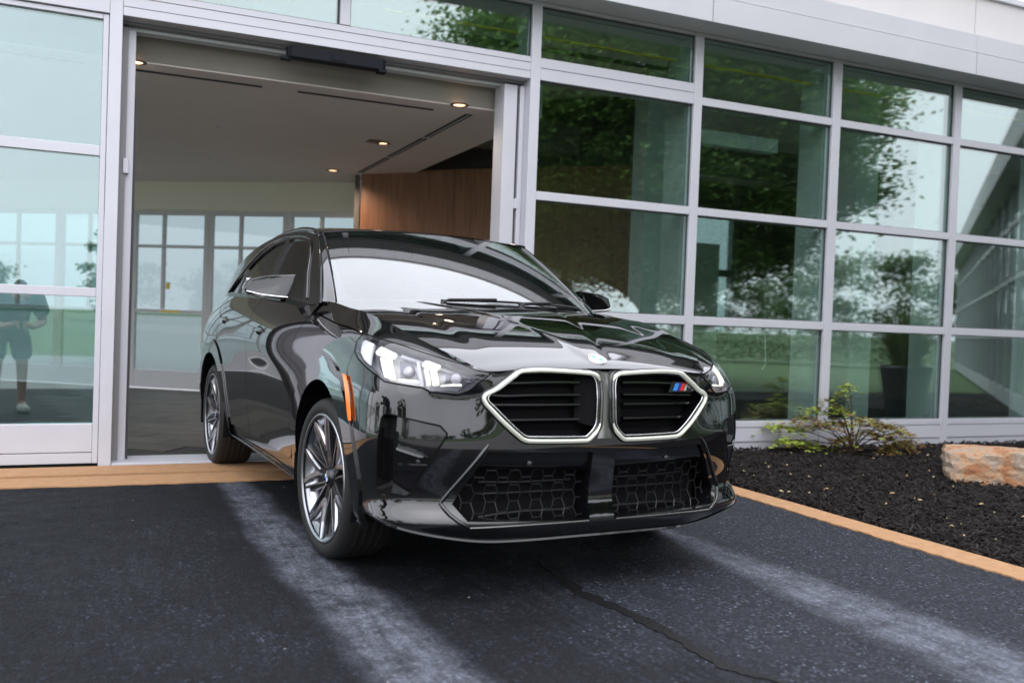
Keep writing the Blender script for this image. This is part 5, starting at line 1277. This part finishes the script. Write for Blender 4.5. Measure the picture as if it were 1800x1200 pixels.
for i in range(16):
    a = math.radians(100+i*12.5)+g.uniform(-.05,.05); d = g.uniform(64,92); x, y, h = -3+d*math.sin(a), -6+d*math.cos(a), g.uniform(2.2,4.0); rx = g.uniform(6,10)
    nc = 70; ph = np.arccos(g.uniform(-.95,1,nc)); az = g.uniform(0,6.28,nc); k = g.uniform(.4,1,nc)**.5
    cc = np.stack([x+rx*k*np.sin(ph)*np.cos(az), y+rx*k*np.sin(ph)*np.sin(az), h+h*.9*k*np.cos(ph)],1); per = 150
    P_ = np.repeat(cc, per, 0)+g.normal(size=(nc*per,3))*np.array([1,1,.6])*.7; n = len(P_); P_[:,2] = np.maximum(P_[:,2], .05)
    l = (.40*g.uniform(.6,1.3,n))[:,None]; a2 = g.uniform(0,6.28,n); tl = g.uniform(-.9,.4,n)
    D_ = np.stack([np.cos(a2)*np.cos(tl), np.sin(a2)*np.cos(tl), np.sin(tl)],1); s_ = np.stack([-np.sin(a2), np.cos(a2), 0*a2],1)
    VV_.append(np.stack([P_, P_+D_*l*.45+s_*l*.42, P_+D_*l, P_+D_*l*.45-s_*l*.42], 1).reshape(-1,3))
VV_ = np.concatenate(VV_); n = len(VV_)//4; me = bpy.data.meshes.new('tree_belt'); me.vertices.add(4*n); me.vertices.foreach_set('co', VV_.ravel()); me.loops.add(4*n); me.loops.foreach_set('vertex_index', np.arange(4*n)); me.polygons.add(n); me.polygons.foreach_set('loop_start', np.arange(0,4*n,4)); me.update(calc_edges=True); me.validate(); me.materials.append(FARL)
tag(link(bpy.data.objects.new('tree_belt', me)), 'far green belt of trees beyond the lawn, mirrored low in the glass', None, None, 'stuff')
hb = empty('hedge', (14,-24,0), math.radians(35), 'clipped green hedge along the lot, seen mirrored low in the glass', 'hedge')
m = MB(); r5 = random.Random(8)
for i in range(16000):
    leafquad(m, (r5.uniform(-9,12), r5.uniform(-1.1,1.1), r5.uniform(.1,1.55)*r5.uniform(.6,1)), r5.uniform(.07,.15), .04, r5.uniform(0,6.28), r5.uniform(-.7,.6), r5.uniform(-.6,.6))
m.build('foliage', FARL, hb)
# angled wing of the building on the right (mirrored in the last bays)
WD = Vector((.735,-.678,0)); wang = math.atan2(WD.y, WD.x)
Wg = empty('glass_wing', (6.45,-.05,0), wang, 'glazed wing standing at an angle to the facade, mirrored in the right-hand panes', 'building')
def wp(n, mat, x0, x1, y0, y1, z0, z1, bv=0.): 
    o = box(n, mat, x0, x1, y0, y1, z0, z1, Wg, bv); return o
LN = 26.0
for i in range(18):
    x = .2+i*1.5; wp('mullion', ALUM, x, x+.09, 0, .2, 0, 3.65)
for z0, z1 in ((.0,.26),(1.10,1.18),(2.05,2.12),(3.0,3.07)): wp('transom', ALUM, .0, LN, .02, .15, z0, z1)
for i in range(17):
    x = .2+i*1.5+.091
    for z0, z1 in ((.262,1.098),(1.182,2.048),(2.122,2.998),(3.072,3.648)): wp('glass_pane', FGLASS, x, x+1.408, .05, .07, z0, z1)
wp('fascia_panel', FASC, -.1, LN+.2, -.30, .2, 3.66, 4.15); wp('wall_panel', UPPER, .0, LN, .0, .3, 4.152, 4.9); wp('end_wall', UPPER, LN+.01, LN+.3, .0, 7, 0, 4.6); wp('rear_wall', WALLP, 0.5, LN, 5.0, 5.2, 0, 3.7); wp('roof_slab', WALLD, .3, LN, .32, 5.2, 3.72, 3.95); wp('room_floor', GROUT, .2, LN, .22, 5.0, -.05, .0)
# bystander left of the camera, mirrored in the sliding door
def person(loc, rz, label):
    t = empty('person', loc, rz, label, 'person')
    def skin(name, mat, pts, edges, rad, root, parent, sub=2):
        me = bpy.data.meshes.new(name); me.from_pydata(pts, edges, []); me.update(); o = bpy.data.objects.new(name, me); link(o, parent); me.materials.append(mat)
        md = o.modifiers.new('skin', 'SKIN'); sk = me.skin_vertices[0].data
        for i, r in enumerate(rad): sk[i].radius = (r, r) if not hasattr(r, '__len__') else r; sk[i].use_root = (i == root)
        md.use_smooth_shade = True; s = o.modifiers.new('sub', 'SUBSURF'); s.levels = s.render_levels = sub; return o
    # pelvis 0, spine, chest, neck, head base/crown, legs, arms (holding a phone in front)
    P = [(0,-.06,.90),(0,.06,1.00),(0,.20,1.09),(0,.33,1.15),(0,.39,1.165),(0,.45,1.17),(0,.53,1.20),
         (-.10,-.03,.80),(-.11,.02,.48),(-.12,-.02,.09),(-.13,.09,.03),(.10,-.03,.80),(.12,.02,.48),(.13,-.02,.09),(.15,.09,.03),
         (-.18,.30,1.12),(-.25,.26,.90),(-.12,.44,.86),(-.06,.51,.88),(.18,.30,1.12),(.25,.26,.90),(.12,.44,.86),(.06,.51,.88),(0,.535,1.095),(-.088,.48,1.185),(.088,.48,1.185)]
    E = [(0,1),(1,2),(2,3),(3,4),(4,5),(5,6),(0,7),(7,8),(8,9),(9,10),(0,11),(11,12),(12,13),(13,14),(3,15),(15,16),(16,17),(17,18),(3,19),(19,20),(20,21),(21,22),(5,23),(5,24),(5,25)]
    Rd = [(.085,.06),(.09,.06),(.12,.08),(.10,.07),.052,(.075,.09),(.07,.085),.085,.058,.04,.035,.085,.058,.04,.035,.06,.043,.032,.035,.06,.043,.032,.035,.022,.020,.020]
    b = skin('body', SKIN, P, E, Rd, 0, t)
    skin('shirt', SHIRT, [(0,-.10,.80),(0,-.05,.89),(0,.06,1.00),(0,.19,1.085),(0,.33,1.145),(-.19,.30,1.12),(-.245,.27,.95),(.19,.30,1.12),(.245,.27,.95),(0,.40,1.165)], [(0,1),(1,2),(2,3),(3,4),(4,5),(5,6),(4,7),(7,8),(4,9)], [(.185,.14),(.20,.155),(.195,.15),(.19,.14),(.135,.10),.085,.078,.085,.078,(.075,.07)], 0, b)
    skin('shorts', SHORTS, [(0,-.04,.96),(0,-.06,.86),(-.105,-.04,.78),(-.12,.015,.50),(.105,-.04,.78),(.125,.015,.50)], [(0,1),(1,2),(2,3),(1,4),(4,5)], [(.165,.125),(.165,.125),.115,.10,.115,.10], 0, b)
    for s in (-1, 1):
        skin('shoe', SHOE, [(s*.125,-.05,.05),(s*.135,.06,.045),(s*.15,.17,.035)], [(0,1),(1,2)], [.05,.05,.04], 0, b)
        for k in range(4): skin('finger', SKIN, [(s*(.060-.005*k),.52,.905-.018*k),(s*(.040-.005*k),.548,.905-.018*k),(s*(.012),.552,.900-.018*k)], [(0,1),(1,2)], [.010,.009,.008], 0, b, 1)
    skin('hair', HAIR, [(0,.46,1.225),(0,.53,1.25)], [(0,1)], [(.085,.10),(.06,.075)], 0, b)
    return t
person((-3.98,-3.45,0), math.radians(-15), 'person in dark teal shirt and shorts bending over a phone, mirrored in the sliding door')
tag(MB().box(-.04,.04,-.006,.006,-.07,.07).build('phone', GLOSS, None, .004, loc=(-3.847,-2.925,.90), rot=(0,0,math.radians(-15))), 'small dark phone in the hands of the bending person', 'phone')
